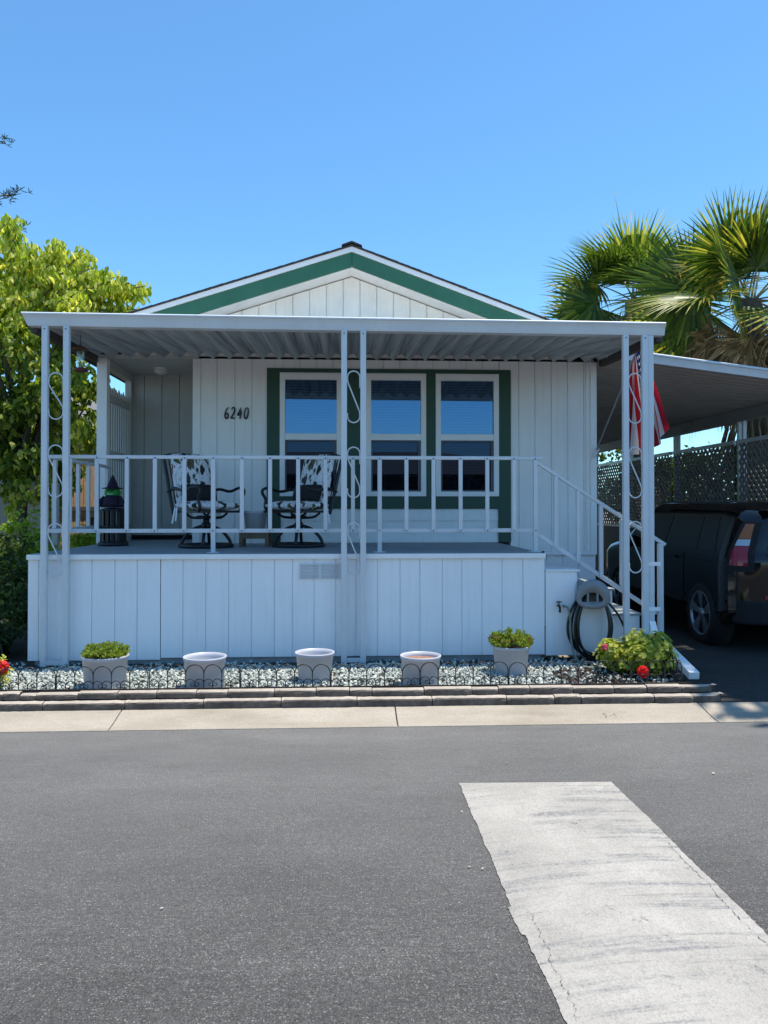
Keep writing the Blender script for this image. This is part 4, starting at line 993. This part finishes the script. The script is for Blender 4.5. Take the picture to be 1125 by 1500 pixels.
for k in range(6): a = k*math.pi/3; mb.tube([(fb.x+.055*math.cos(a), fy+.055*math.sin(a), fb.z+.004), (fb.x+.06*math.cos(a), fy+.06*math.sin(a), fb.z+.022)], .008, 6)
mb.build('dish', 'dish', FD)
# ------------------------------------------------------------------ pots
random.seed(21)
def pot(px, y, wtop, wbot, h, label, fill=None, fz=.6):
    x = X(px, y, 985); P = thing('flower_pot', (x, y, .115), label, 'pot', 'lavender grey pots standing on the gravel')
    z = .115; r, b = wtop/2, wbot/2; ph = rnd(0, 6)
    mb = MB(); mb.lathe([(0, 0), (b, 0), (b+.004, .01), (r-.012, h-.03), (r-.006, h-.028), (r, h-.004), (r-.003, h), (r-.012, h), (r-.018, h-.03), (b-.006, .02), (0, .018)], (x, y, z), 40, caps=False); mb.build('body', 'pot', P)
    if fill:
        rr = b+(r-b)*fz-.014; mb = MB(); n = 24; vs = [(x, y, z+h*fz+.012)]+[(x+rr*math.cos(2*math.pi*k/n), y+rr*math.sin(2*math.pi*k/n), z+h*fz) for k in range(n)]
        mb.add(vs, [(0, 1+k, 1+(k+1) % n) for k in range(n)]); mb.build('soil', fill, P)
    return x, y, z+h, r
GA = 'lavender grey pots standing on the gravel'
a = pot(154, 6.27, .368, .30, .262, 'lavender grey pot full of low green succulents, leftmost of the pots', 'soil', .9)
b = pot(300, 6.19, .342, .285, .262, 'empty lavender grey pot with a bleached inside, second from left, closest to the wire fence')
c = pot(461, 6.42, .330, .255, .245, 'empty lavender grey pot just left of the middle awning posts')
d = pot(616, 6.185, .332, .285, .255, 'lavender grey pot holding only reddish soil, right of the middle awning posts', 'soilr', .86)
e = pot(748.5, 6.62, .335, .255, .25, 'lavender grey pot with shaggy red tinged succulents, nearest the hose', 'soil', .9)
def succ(x, y, z, r, h, name, label, n, redn=0, up=.3):
    t = thing(name, (x, y, z-.02), label, 'plant')
    mb = MB()
    for i in range(n):
        a_ = rnd(0, 6.28); q = r*rnd(0, 1)**.55; hh = h*(1-.45*(q/r)**2)*rnd(.25, 1)*(1+.5*math.sin(a_*3+q*40))
        c0 = Vector((x+q*math.cos(a_), y+q*math.sin(a_), z-.012+hh))
        for k in range(6):
            dd = Vector((rnd(-1, 1), rnd(-1, 1), rnd(-.1, 1)+up)); leaf(mb, c0, dd, rnd(.018, .034), rnd(.008, .014), .3)
    mb.build('leaves', 'succ', t, fixn=False)
    if redn:
        mb = MB()
        for i in range(redn):
            a_ = rnd(0, 6.28); q = r*rnd(0, 1)**.6; c0 = Vector((x+q*math.cos(a_), y+q*math.sin(a_), z+h*rnd(.2, .8)))
            for k in range(3): leaf(mb, c0, Vector((rnd(-1, 1), rnd(-1, 1), rnd(0, 1))), .026, .012)
        mb.build('red_leaves', leafmat('reddish_leaves', [(0, (.12, .05, .02)), (1, (.30, .16, .06))], .3), t, fixn=False)
succ(a[0], a[1], a[2], .178, .075, 'succulent_plant', 'low green succulent mat filling the leftmost pot', 560)
succ(e[0], e[1], e[2], .185, .10, 'succulent_plant', 'shaggy green and reddish succulent in the pot nearest the hose', 620, 60, .7)
# ------------------------------------------------------------------ geraniums and border plants
def rleaf(mb, p, n, r):
    n = n.normalized(); u = n.cross(Vector((.3, .2, 1))).normalized(); v = n.cross(u); k = 7; rim = []
    for i in range(k):
        a_ = 2*math.pi*i/k+.3; rr = r*rnd(.82, 1.1)*(.45 if i == 0 else 1); rim.append(p+u*math.cos(a_)*rr+v*math.sin(a_)*rr+n*rnd(.0, .35)*r)
    mb.add([p]+rim, [(0, 1+i, 1+(i+1) % k) for i in range(k)])
def geranium(x, y, rx, ry, h, n, label, blooms):
    t = thing('geranium_bush', (x, y, .11), label, 'bush', 'geranium bushes at the right end of the bed'); mb = MB(); sb = MB()
    lumps = [(x+rnd(-.7, .7)*rx, y+rnd(-.7, .7)*ry, .11+h*rnd(.45, .85), rnd(.07, .12)) for _ in range(16)]
    for i in range(n):
        if random.random() < .75:
            lx_, ly_, lz_, lr = random.choice(lumps); v = inball().normalized()*lr*rnd(.6, 1.05); p = Vector((lx_, ly_, lz_))+v; nn = v+Vector((0, -.02, .05))
        else:
            v = inball(); v = v.normalized()*rnd(.6, 1); p = Vector((x+v.x*rx, y+v.y*ry, .11+h*.5+v.z*h*.5)); nn = Vector((v.x, v.y-.3, abs(v.z)+.4))
        if p.z < .125: continue
        rleaf(mb, p, nn+Vector((rnd(-.4, .4)*.1, rnd(-.4, .4)*.1, .04)), rnd(.014, .030))
        if i % 14 == 0: sb.tube([(x+rnd(-.1, .1), y+rnd(-.05, .05), .11), p], .004, 5)
    mb.build('leaves', 'gerleaf', t, fixn=False); sb.build('stems', 'petiole', t)
    for (bp, br, mm) in blooms:
        fb_ = MB()
        for _ in range(46):
            v = inball().normalized(); v = Vector((v.x, v.y, v.z)); rleaf(fb_, bp+v*br*.85, v, br*.42)
        f = fb_.build('bloom', mm, t, fixn=False)
        sb = MB(); sb.tube([(x, y, .2), tuple(bp-Vector((0, 0, br*.5)))], .004, 5); sb.build('bloom_stalk', 'petiole', f)
g1 = at(912, 965, 6.62); g2 = at(950, 960, 6.5)
geranium(g1.x, 6.62, .20, .2, .27, 1250, 'yellow green geranium bush beside the hose with a small pink bloom', [(at(886, 948, 6.42), .028, 'pink')])
geranium(g2.x, 6.50, .23, .22, .35, 1500, 'larger yellow green geranium bush with a bright red bloom, by the downspout elbow', [(at(942, 984, 6.2), .048, 'red')])
gl_ = at(-14, 985, 6.25); geranium(gl_.x, 6.25, .12, .16, .26, 260, 'small geranium with a red bloom cut by the left frame edge', [(at(2, 978, 6.2), .055, 'red')])
mb = MB(); NBL = 150; t = thing('strap_leaf_plant', (-3.55, 7.4, .11), 'dark clump of long strap leaves in the shade left of the porch', 'plant')
for i in range(NBL):
    bx, by = -3.62+rnd(-.28, .28), 7.55+rnd(-.3, .3); a_ = rnd(0, 6.28); L_ = rnd(.4, .75); pr = None
    for k in range(6):
        u = k/5; p = Vector((bx+math.cos(a_)*L_*.7*u, by+math.sin(a_)*L_*.7*u, .1+L_*(1.15*u-.85*u*u))); w_ = .018*(1-u**3)
        s_ = Vector((-math.sin(a_), math.cos(a_), 0))*w_
        if pr: mb.add([pr[0], pr[1], p+s_, p-s_], [(0, 1, 2, 3)])
        pr = (p-s_, p+s_)
mb.build('leaves', 'blade', t, fixn=False)
random.seed(31)
def shrub(label, x, y, z0, h, r, n, per, L_, W_, lm, cat='shrub', name='shrub'):
    lob = [(x+rnd(-.5, .5)*r, y+rnd(-.5, .5)*r, z0+h*rnd(.35, .8), r*rnd(.5, .8), r*rnd(.5, .8), h*rnd(.22, .34), n//6) for _ in range(6)]
    return tree(name, label, cat, (x, y, z0), (x, y, z0+h*.35), lob, per, L_, W_, lm, .02, .1, .11, 20)
shrub('lime green shrub catching the sun left of the porch corner', X(52, 9.55), 9.55, .1, 1.38, .34, 90, 16, .07, .045, 'limeleaf')
shrub('dark shaded shrub at the left frame edge beside the porch', X(8, 8.3), 8.35, .1, 1.2, .55, 130, 18, .065, .04, 'darkleaf')
shrub('dark ragged shrub low beside the left porch corner', X(33, 7.7), 7.75, .1, .78, .3, 70, 16, .06, .035, 'darkleaf')
shrub('bright green shrub seen under the porch railing behind the deck', -3.42, 10.2, .1, 1.15, .5, 90, 16, .075, .05, 'limeleaf')
PT = tag((lambda m_: m_.build('white_post', paint('weathered_white_post', (.66, .64, .6), .7, .2, 10, .4), org=(X(81, 9.9), 9.9, .1)))(MB().box(X(81, 9.9)-.035, X(81, 9.9)+.035, 9.87, 9.94, .1, Z(713, 9.9)).lathe([(.0, 0), (.05, .01), (.05, .03), (0, .07)], (X(81, 9.9), 9.905, Z(713, 9.9)-.005), 4, caps=False)), 'sunlit white wooden post standing behind the left railing', 'post')
# ------------------------------------------------------------------ left trees
random.seed(41)
TY = 11.4
def lob(px, py, rpx, rpy, n, Y=TY, ry=1.0):
    p = at(px, py, Y); return (p.x, Y+rnd(-.3, .3), p.z, rpx/F*Y, ry, rpy/F*Y, n)
TM = thing('maple_tree', (X(30, TY), TY, .1), 'leafy yellow green maple tree spreading left of the house', 'tree')
up = [lob(-30, 420, 60, 65, 28), lob(15, 440, 60, 36, 20), lob(92, 425, 20, 16, 4), lob(60, 480, 90, 36, 30), lob(150, 462, 40, 12, 7), lob(0, 360, 16, 24, 6), lob(-70, 480, 90, 90, 40)]
lo = [lob(20, 560, 90, 90, 60), lob(80, 560, 34, 60, 15), lob(-50, 600, 90, 110, 50), lob(15, 640, 80, 75, 42), lob(108, 560, 16, 26, 7), lob(106, 612, 16, 18, 6), lob(122, 632, 12, 10, 4), lob(60, 690, 50, 40, 16)]
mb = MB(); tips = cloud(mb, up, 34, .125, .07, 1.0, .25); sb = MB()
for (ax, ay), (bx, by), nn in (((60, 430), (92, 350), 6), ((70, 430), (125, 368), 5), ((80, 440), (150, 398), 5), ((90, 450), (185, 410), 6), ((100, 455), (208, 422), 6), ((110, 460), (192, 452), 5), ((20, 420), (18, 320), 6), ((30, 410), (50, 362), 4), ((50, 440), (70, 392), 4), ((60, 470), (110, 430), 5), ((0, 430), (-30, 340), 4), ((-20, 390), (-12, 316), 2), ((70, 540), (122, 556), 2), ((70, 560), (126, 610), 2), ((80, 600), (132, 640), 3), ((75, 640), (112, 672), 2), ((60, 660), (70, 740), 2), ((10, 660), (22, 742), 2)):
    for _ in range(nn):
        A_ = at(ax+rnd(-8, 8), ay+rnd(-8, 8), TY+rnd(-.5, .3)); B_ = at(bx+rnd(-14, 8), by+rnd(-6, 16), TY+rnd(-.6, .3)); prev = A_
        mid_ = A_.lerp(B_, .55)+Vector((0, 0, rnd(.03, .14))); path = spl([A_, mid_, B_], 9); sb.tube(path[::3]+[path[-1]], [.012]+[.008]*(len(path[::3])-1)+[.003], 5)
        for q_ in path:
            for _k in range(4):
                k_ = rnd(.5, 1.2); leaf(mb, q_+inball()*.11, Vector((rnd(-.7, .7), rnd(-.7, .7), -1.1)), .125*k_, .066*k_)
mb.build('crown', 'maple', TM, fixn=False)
mb = MB(); tips += cloud(mb, lo, 26, .135, .08, .9, .25); mb.build('lower_crown', 'maplelow', TM, fixn=False)  # shade of the lower crown is put into a darker leaf colour
mb = sb; limbs(mb, (X(30, TY), TY, .1), (X(32, TY), TY, 1.9), tips, .085, 60); mb.build('trunk', 'bark', TM)
# conifer mostly beyond the left edge
CT = thing('pine_tree', (-11.3, 21, .1), 'dark pine whose sparse branch tips poke in at the left frame edge', 'tree')
mb = MB(); tb = MB(); tb.tube([(-11.3, 21, .1), (-11.25, 21, 6), (-11.3, 21, 13)], [.3, .2, .05], 10)
for i in range(150):
    z = rnd(4, 12.9); a_ = rnd(0, 6.28); L_ = (1.0+1.4*(13-z)/9)*rnd(.75, 1.1)
    if i == 0: z, a_, L_ = at(20, 292, 21).z-.1, .05, 2.55
    if i == 1: z, a_, L_ = at(30, 352, 21).z, 0, 2.75
    if i == 2: z, a_, L_ = at(0, 215, 21).z, .1, 2.1
    if i == 3: z, a_, L_ = at(14, 310, 21).z, -.1, 2.4
    e0 = Vector((-11.3, 21, z)); e1 = e0+Vector((math.cos(a_)*L_, math.sin(a_)*L_, .12*L_)); tb.tube([e0, e0.lerp(e1, .5)-Vector((0, 0, .05)), e1], [.05, .03, .01], 5)
    for k in range(16):
        u = rnd(.45, 1.04); c0 = e0.lerp(e1, u)+inball()*.13
        for _ in range(7): leaf(mb, c0, Vector((rnd(-1, 1), rnd(-1, 1), rnd(-.2, 1))), .17, .022)
mb.build('crown', 'needle', CT, fixn=False); tb.build('trunk', 'bark', CT)
# ------------------------------------------------------------------ neighbouring house at left, fence
NH = thing('neighbour_house', (-9.4, 15.4, .1), 'shaded beige neighbouring home behind the maple, with dark shuttered windows', 'house')
nx = X(150, 15.4)
mb = MB(); boards(mb, -14, nx, 1.02, 3.02, 15.4, [], .01, .02); mb.box(-14, nx, 15.48, 24, 1.02, 3.02); mb.build('wall', 'beige', NH)
mb = MB(); mb.box(-13.95, nx-.03, 15.45, 24, .08, 1.018); mb.build('dark_skirting', paint('dark_brown_skirting', (.03, .026, .024), .8, .2), NH)
mb = MB(); mb.prism([(14.9, 3.02), (24.3, 3.02), (19.6, 4.35)], 'x', -14.4, nx+.35); rr = mb.build('roof', 'roofg', NH)
mb = MB(); mb.box(-14.4, nx+.36, 14.86, 14.9, 2.93, 3.06); mb.build('fascia_board', 'beige', NH)
for pa, pb in ((26, 56), (-60, -8)):
    xa, xb = X(pa, 15.4), X(pb, 15.4); zt, zb = Z(703, 15.4), Z(738, 15.4)
    mb = MB(); f_ = .05
    for bx in ((xa, xb, zt-f_, zt), (xa, xb, zb, zb+f_), (xa, xa+f_, zb+f_, zt-f_), (xb-f_, xb, zb+f_, zt-f_), ((xa+xb)/2-.02, (xa+xb)/2+.02, zb+f_, zt-f_)): mb.box(bx[0], bx[1], 15.36, 15.398, bx[2], bx[3])
    wn = mb.build('window', 'brown', NH); mb = MB(); mb.box(xa+f_, xb-f_, 15.375, 15.39, zb+f_, zt-f_); mb.build('pane', 'carglass', wn)
for pa in (6, 62):
    xa, xb = X(pa, 15.4), X(pa+10, 15.4); zt, zb = Z(712, 15.4), Z(736, 15.4); mb = MB(); mb.box(xa, xb, 15.37, 15.398, zb, zt); z = zb+.03
    while z < zt-.03: mb.box(xa+.02, xb-.02, 15.355, 15.3695, z, z+.018); z += .035
    mb.build('shutter', 'brown', NH)
TF = thing('board_fence', (-4.5, 13, .1), 'sunlit tan board fence behind the left porch railing', 'fence')
mb = MB(); y = 11.9
while y < 15.1: zt = 2.32+rnd(-.03, .03); mb.box(-4.52, -4.50+rnd(0, .008), y, y+.088, .12, zt); y += .097
mb.build('boards', 'tan', TF)
for z in (.5, 1.5):
    mb = MB(); mb.box(-4.49, -4.45, 11.9, 15.1, z, z+.07); mb.build('rail', 'brown', TF)
mb = MB(); mb.box(-4.40, -3.3, 13.30, 13.5, .12, Z(757, 13.3)); o = mb.build('planter_box', 'brown', org=(-4.0, 13.3, .1)); tag(o, 'dark planter box standing on the ground beside the tan board fence', 'planter')
# ------------------------------------------------------------------ palms
random.seed(52)
def frond(mb, c, az, el, Lp, Rf, mi, droop=.35, nl=58, tipdrop=.10):
    d = Vector((math.cos(az)*math.cos(el), math.sin(az)*math.cos(el), math.sin(el))); pts = []
    for k in range(6): u = k/5; pts.append(c+d*Lp*u+Vector((0, 0, -droop*Lp*u*u*.5)))
    mb.cur = 3; mb.tube(pts, [.022, .019, .016, .014, .012, .010], 6)
    mb.cur = mi
    f = (pts[-1]-pts[-2]).normalized(); f = (f+Vector((0, 0, -.12))).normalized()
    s = f.cross(Vector((0, 0, 1)))
    s = s.normalized() if s.length > .05 else Vector((1, 0, 0))
    tw = rnd(-.4, .4)
    if random.random() < .6:
        s2 = f.cross(Vector((rnd(-.4, .4), 1, rnd(-.3, .3))))
        if s2.length > .3: s = s2.normalized()
    n = s.cross(f); s = (s*math.cos(tw)+n*math.sin(tw)).normalized(); n = s.cross(f)
    h = pts[-1]
    for k in range(nl):
        a = (k/(nl-1)-.5)*R(225); L_ = Rf*(.80+.20*math.cos(a*.8))*rnd(.93, 1.05)
        dd = f*math.cos(a)+s*math.sin(a)-n*(-.10*abs(math.sin(a))); dd = (dd+n*.10*(1 if k % 2 else -1)*.3).normalized()
        sd_ = dd.cross(n).normalized(); pr = None; thr = rnd(2, 5.5); bend = rnd(.3, 1.6)*tipdrop
        for q in range(6):
            u = q/5; p = h+dd*L_*u+n*(.06*Rf*math.sin(u*3))*.5+Vector((0, 0, -bend*L_*max(0, u-.55)**2*2.2))
            wd_ = [.004, .017, .030, .030, .013, .0015][q]*Rf/.8*1.02*58/nl
            l_, r_ = p-sd_*wd_*.5, p+sd_*wd_*.5; m_ = p+n*wd_*.22
            mb.cur = 0 if (mi == 1 and q < thr) else mi
            if pr: mb.add([pr[0], pr[1], pr[2], l_, m_, r_], [(0, 1, 4, 3), (1, 2, 5, 4)])
            pr = (l_, m_, r_)
def palm(label, c, base, spec, dead, spear=None, skirt=(0, 0)):
    t = thing('fan_palm', base, label, 'palm tree', 'fan palms behind the carport'); c = Vector(c)
    mb = MB()
    for az, el, Lp, Rf, mi in spec: frond(mb, c+inball()*.06, az, el, Lp, Rf, mi, rnd(.2, .5))
    mb.cur = 0
    if spear: mb.tube([c+Vector((-.1, 0, .3)), c+Vector((-.1, 0, .8)), spear], [.03, .02, .004], 6)
    mb.build('crown', ['palm', 'palmy', 'thatch', 'petiole'], t, fixn=False)
    mb = MB()
    for az, el, Lp, Rf in dead: frond(mb, c-Vector((0, 0, .15)), az, el, Lp, Rf, 2, .7, 36, 1.1)
    for i in range(420):   # hanging thatch round the trunk
        a_ = rnd(0, 6.28); z = rnd(skirt[0], skirt[1]); r_ = rnd(.18, .36)
        mb.cur = 2; leaf(mb, Vector((c.x+r_*math.cos(a_), c.y+r_*math.sin(a_), z)), Vector((math.cos(a_)*.3, math.sin(a_)*.3, -1)), rnd(.3, .7), .035)
    mb.build('dead_fronds', ['palm', 'palmy', 'thatch', 'petiole'], t, fixn=False)
    mb = MB(); b_ = Vector(base); mb.tube([b_, b_.lerp(c, .5)+Vector((.05, 0, 0)), c], [.27, .22, .17], 14); mb.build('trunk', 'bark', t)
def spec(n, R0, P0, yel, emin=-.5):
    out = []; 
    for i in range(n):
        el = emin+(1.45-emin)*((i+.5)/n); az = i*2.39996+rnd(-.25, .25); out.append((az, el, P0*rnd(.85, 1.12)*(1 if el < 1 else .75), R0*rnd(.88, 1.1), 1 if random.random() < yel*(1.4 if el < .4 else .6) else 0))
    return out
pc1 = at(927, 440, 17); pc2 = at(1100, 440, 12.6)
palm('fan palm with spiky green fronds, left of the two palms, right behind the awning corner', pc1, (pc1.x+.05, 17, .08), spec(17, 1.36, .92, .55, -.4), [(a_*1.1+.3, -.75, .6, 1.0) for a_ in range(8)], at(899, 278, 17), (4.6, 6.0))
palm('taller looking fan palm at the right frame edge with yellowing fronds and dry thatch', pc2, (pc2.x, 12.6, .08), spec(19, 1.30, 1.0, .65, -.4), [(a_*.8+.2, -.7+.1*(a_ % 3), .75, 1.0) for a_ in range(10)], None, (2.3, 4.6))
# foliage beyond the lattice
random.seed(61)
tree('shrub', 'green shrub filling the far end of the driveway', 'shrub', (4.6, 19.6, .05), (4.6, 19.6, .7), [(4.3, 19.6, 1.0, 1.3, .5, .85, 90), (5.4, 19.8, .9, .8, .5, .8, 50)], 22, .13, .08, 'maplelow', .06, .2, .2)
tree('broadleaf_tree', 'dark tree far beyond the lattice fence, seen under the carport', 'tree', (8.2, 22, .05), (8.2, 22, 1.4), [(8.0, 22, 2.4, 1.9, 1, .9, 70), (11, 23, 2.3, 1.8, 1, 1.0, 60), (6.2, 24, 2.1, 1.2, 1, .9, 40)], 22, .18, .11, 'darkleaf', .12, .2, .3)
tree('hedge', 'hedge of dark leaves right behind the lattice fence', 'hedge', (6.5, 13, .05), (6.5, 13, .6), [(6.5, y, 1.35, .4, .85, 1.15, 85) for y in (9.5, 11, 12.5, 14, 15.5, 17)], 20, .12, .075, 'darkleaf', .05, .2, .2)
# tree overhead on the right, out of frame: it shades the driveway
tree('shade_tree', 'tall broadleaf tree beyond the right frame edge shading the driveway', 'tree', (7.9, 7.4, .1), (7.5, 7.4, 5.2), [(6.9, 7.9, 9.3, 1.8, 1.5, .9, 140), (7.9, 6.9, 8.4, 1.5, 1.6, 1.1, 110), (6.6, 7.2, 9.6, 1.5, 1.3, .8, 80)], 26, .24, .17, 'maplelow', .16, .3, .42, 24)
# ------------------------------------------------------------------ home across the street (mirrored in the windows)
OH = thing('street_home', (-1, -9, 0), 'low grey home across the street, mirrored in the front windows', 'house')
mb = MB(); mb.box(-10, 9.5, -14, -9, 0, 2.75); mb.build('wall', paint('grey_brown_wall', (.12, .115, .11), .8, .1), OH)
mb = MB(); zr = 3.75; mb.add([(-10.5, -14.5, 2.75), (10, -14.5, 2.75), (10, -8.5, 2.75), (-10.5, -8.5, 2.75), (-4, -11.5, zr), (3.5, -11.5, zr)], [(0, 3, 2, 1), (3, 2, 5, 4), (2, 1, 5), (1, 0, 4, 5), (0, 3, 4)]); mb.build('roof', 'roofg', OH)
mb = MB(); 
for x in (-5.5, -1, 2.2): mb.box(x, x+1.3, -8.99, -8.95, 1.1, 2.2)
mb.build('window', 'carglass', OH)
# ------------------------------------------------------------------ car (rear to the camera)
CX0, CW, CYR, CLN, CZ0 = 3.95, 1.76, 7.66, 4.12, .055
CAR = thing('parked_car', (CX0+CW/2, CYR+CLN/2, CZ0), 'black boxy hatchback parked nose in under the carport', 'car')
def ease(a, b, x): t = max(0, min(1, (x-a)/(b-a))); return t*t*(3-2*t)
def ztop(y):       # y from the rear bumper
    if y < 2.55: return 1.46+.10*ease(0, .5, y)+(.012*math.sin(y))
    if y < 3.25: return 1.567-.532*((y-2.55)/.70)**1.15
    return 1.035-.12*((y-3.25)/.87)**2
def zbot(y): return .24+.07*max(0, 1-y/.5)+.05*max(0, (y-3.7)/.42)
def hw_(z):        # half width at height z
    if z < .45: return .86+.04*ease(.2, .45, z)
    if z < .98: return .90-.012*((z-.70)/.28)**2
    return .888-.225*(max(0, z-.98)/.6)**1.2
def yrear(z): return .10*ease(1.0, 1.6, z)+(.03 if z > .95 else 0)*ease(.95, 1.05, z)+.07*(1-ease(.2, .42, z))
def surf(s, f, out=0):   # s: distance from the rear along the car, f: 0 bottom .. 1 top edge; left side point
    zt, zb = ztop(s), zbot(s); z = zb+(zt-zb)*f
    y = yrear(z)*max(0, 1-s/1.2)+s
    w = hw_(z)
    e = min(s, CLN-s); r = .30 if s < 2 else .34
    if e < r: w -= r-math.sqrt(max(0, r*r-(r-e)**2))
    top = zt-z
    if top < .16: w -= .16-math.sqrt(max(0, .0256-(.16-top)**2))
    return Vector((CX0+CW/2-w-out, CYR+y, CZ0+z))
ss = [0, .004, .015, .03, .055, .09, .13, .17, .21]+[.21+(CLN-.51)*i/44 for i in range(1, 45)]+[CLN-.22, CLN-.15, CLN-.09, CLN-.04, CLN-.015, CLN]
ff = [i/26 for i in range(24)]+[.90, .925, .95, .965, .98, .99, 1]
mb = MB(); vs = []; fs = []; n = len(ff)
for s in ss:
    l = [surf(s, f) for f in ff]; vs += l+[Vector((2*CX0+CW-p.x, p.y, p.z)) for p in reversed(l)]
m2 = 2*n
for i in range(len(ss)-1):
    for k in range(m2-1): a = i*m2+k; fs.append((a, a+1, a+m2+1, a+m2))
    fs.append((i*m2+m2-1, i*m2, (i+1)*m2, (i+1)*m2+m2-1))
e_ = (len(ss)-1)*m2
for k in range(n-1):
    fs.append((k, m2-1-k, m2-2-k, k+1)); fs.append((e_+k, e_+k+1, e_+m2-2-k, e_+m2-1-k))
mb.add(vs, fs, True); body = mb.build('body', 'carpaint', CAR)
def patch(s0, s1, z0, z1, out, ns=10, nz=6, side=1, rake0=0, rake1=0):
    mb = MB(); vs = []
    for i in range(ns+1):
        for j in range(nz+1):
            u = j/nz; s = s0+rake0*u+(s1+rake1*u-s0-rake0*u)*i/ns; zt, zb = ztop(s), zbot(s); z = min(z0+(z1-z0)*u, zt-.12); p = surf(s, (z-zb)/(zt-zb), out)
            if side < 0: p.x = 2*CX0+CW-p.x
            vs.append(p)
    mb.add(vs, [(i*(nz+1)+j, (i+1)*(nz+1)+j, (i+1)*(nz+1)+j+1, i*(nz+1)+j+1) for i in range(ns) for j in range(nz)], True); return mb
for sd_ in (1, -1):
    for s0, s1 in ((1.17, 1.96), (1.972, 2.86)): patch(s0, s1, .36, .985, .005, 12, 8, sd_).build('door', 'carpaint', CAR)
    for s0, s1, r0, r1 in ((.42, .80, .10, .06), (.86, 1.66, .06, 0), (1.76, 2.72, 0, -.30)):
        patch(s0, s1, 1.02, 1.40, .004, side=sd_, rake0=r0, rake1=r1).build('side_window', 'carglass', CAR)
    y0 = CYR-.004; sx = lambda x: x if sd_ > 0 else 2*CX0+CW-x
    # high vertical lamp cluster wrapped round the rear corner
    lamps = ((.90, 1.10, 'lampred'), (1.105, 1.17, 'lampwhite'), (1.175, 1.33, 'lamporange'))
    hsg = patch(.010, .21, .84, 1.38, .006, 10, 8, sd_, 0, -.10).build('tail_lamp', 'dark', CAR)
    for z0, z1, mm in lamps: patch(.03, .155-.18*(z0-.9), z0, z1, .016, 10, 6, sd_, 0, -.18*(z1-z0)).build('lens', mm, hsg)
    for s in (1.35,): patch(s, s+.14, .905, .93, .03, 4, 2, sd_).build('door_handle', 'carpaint', CAR)
    mb = MB(); mb.bar((sx(CX0+.14), CYR+.35, CZ0+1.55), (sx(CX0+.155), CYR+2.2, CZ0+1.57), .03, .022); mb.build('roof_rail', 'blackmetal', CAR)
    mb = MB(); mb.lathe([(0, -.10), (.07, -.09), (.085, 0), (.07, .08), (0, .1)], (sx(CX0-.06), CYR+2.75, CZ0+1.05), 14, 'x', caps=False); mb.build('mirror', 'carpaint', CAR)
    mb = MB(); mb.box(min(sx(CX0+.30), sx(CX0+.5)), max(sx(CX0+.30), sx(CX0+.5)), CYR-.012, CYR+.05, CZ0+.56, CZ0+.60); mb.build('rear_reflector', 'lampred', CAR)
    for yc in (.73, 3.28):
        wx0 = CX0-.004; wc = Vector((wx0, CYR+yc, CZ0+.335)); sg = 1 if sd_ > 0 else -1
        xa = lambda d: sx(wx0+d)
        mb = MB()      # dark arch lip
        mb.tube([(xa(.015), wc.y+.40*math.cos(a*math.pi/16), wc.z+.02+.40*math.sin(a*math.pi/16)) for a in range(17)], .028, 6); mb.lathe([(.0, 0), (.395, 0), (.395, .18), (0, .18)], (xa(-.0055), wc.y, wc.z+.02), 30, 'x', caps=False) if sd_ > 0 else mb.lathe([(.0, 0), (.395, 0), (.395, -.18), (0, -.18)], (xa(-.0055), wc.y, wc.z+.02), 30, 'x', caps=False)
        mb.build('wheel_arch', 'dark', CAR)
        g = lambda d: d*sg
        mb = MB(); mb.lathe([(.235, g(-.012)), (.25, g(-.02)), (.30, g(-.022)), (.325, g(-.012)), (.335, g(.01)), (.335, g(.17)), (.25, g(.2))], (xa(-.012), wc.y, wc.z), 40, 'x', caps=False); wh = mb.build('wheel', 'tyre', CAR)
        mb = MB(); mb.lathe([(.247, g(-.016)), (.238, g(-.022)), (.228, g(-.012)), (.222, g(.04))], (xa(-.012), wc.y, wc.z), 40, 'x', caps=False)
        mb.lathe([(0, g(-.02)), (.03, g(-.02)), (.06, g(-.008)), (.06, g(.03))], (xa(-.012), wc.y, wc.z), 20, 'x', caps=False)
        for k in range(5):
            a = 2*math.pi*k/5+.3
            def q(r, da, d): return (xa(-.012)+g(d), wc.y+r*math.cos(a+da), wc.z+r*math.sin(a+da))
            mb.hexa([q(.045, -.55, .0), q(.045, .55, .0), q(.05, .55, .03), q(.05, -.55, .03)], [q(.236, -.24, -.016), q(.236, .24, -.016), q(.236, .24, .02), q(.236, -.24, .02)])
        mb.build('rim', 'rim', wh)
mb = MB(); n_ = 12; vs = []
for j in range(n_+1):
    z = 1.0+.42*j/n_; wz = hw_(z)-.33-.02*(j/n_); y = CYR+yrear(z)-.006
    vs += [(CX0+CW/2-wz, y, CZ0+z), (CX0+CW/2+wz, y, CZ0+z)]
mb.add(vs, [(2*j, 2*j+1, 2*j+3, 2*j+2) for j in range(n_)]); mb.build('rear_window', 'carglass', CAR)
mb = MB(); mb.box(CX0+.34, CX0+CW-.34, CYR+.03, CYR+.2, CZ0+1.46, CZ0+1.485); mb.build('rear_spoiler', 'carpaint', CAR, bevel=.008)
mb = MB(); mb.prism([(CX0+.03, CYR+.16), (CX0+.10, CYR+.03), (CX0+.26, CYR-.02), (CX0+CW-.26, CYR-.02), (CX0+CW-.10, CYR+.03), (CX0+CW-.03, CYR+.16), (CX0+CW-.2, CYR+.3), (CX0+.2, CYR+.3)], 'z', CZ0+.30, CZ0+.55); mb.build('bumper', 'dark', CAR, bevel=.03)
mb = MB(); mb.box(CX0+.62, CX0+1.18, CYR-.012, CYR-.001, CZ0+.72, CZ0+.86); mb.build('number_plate', 'trimw', CAR)
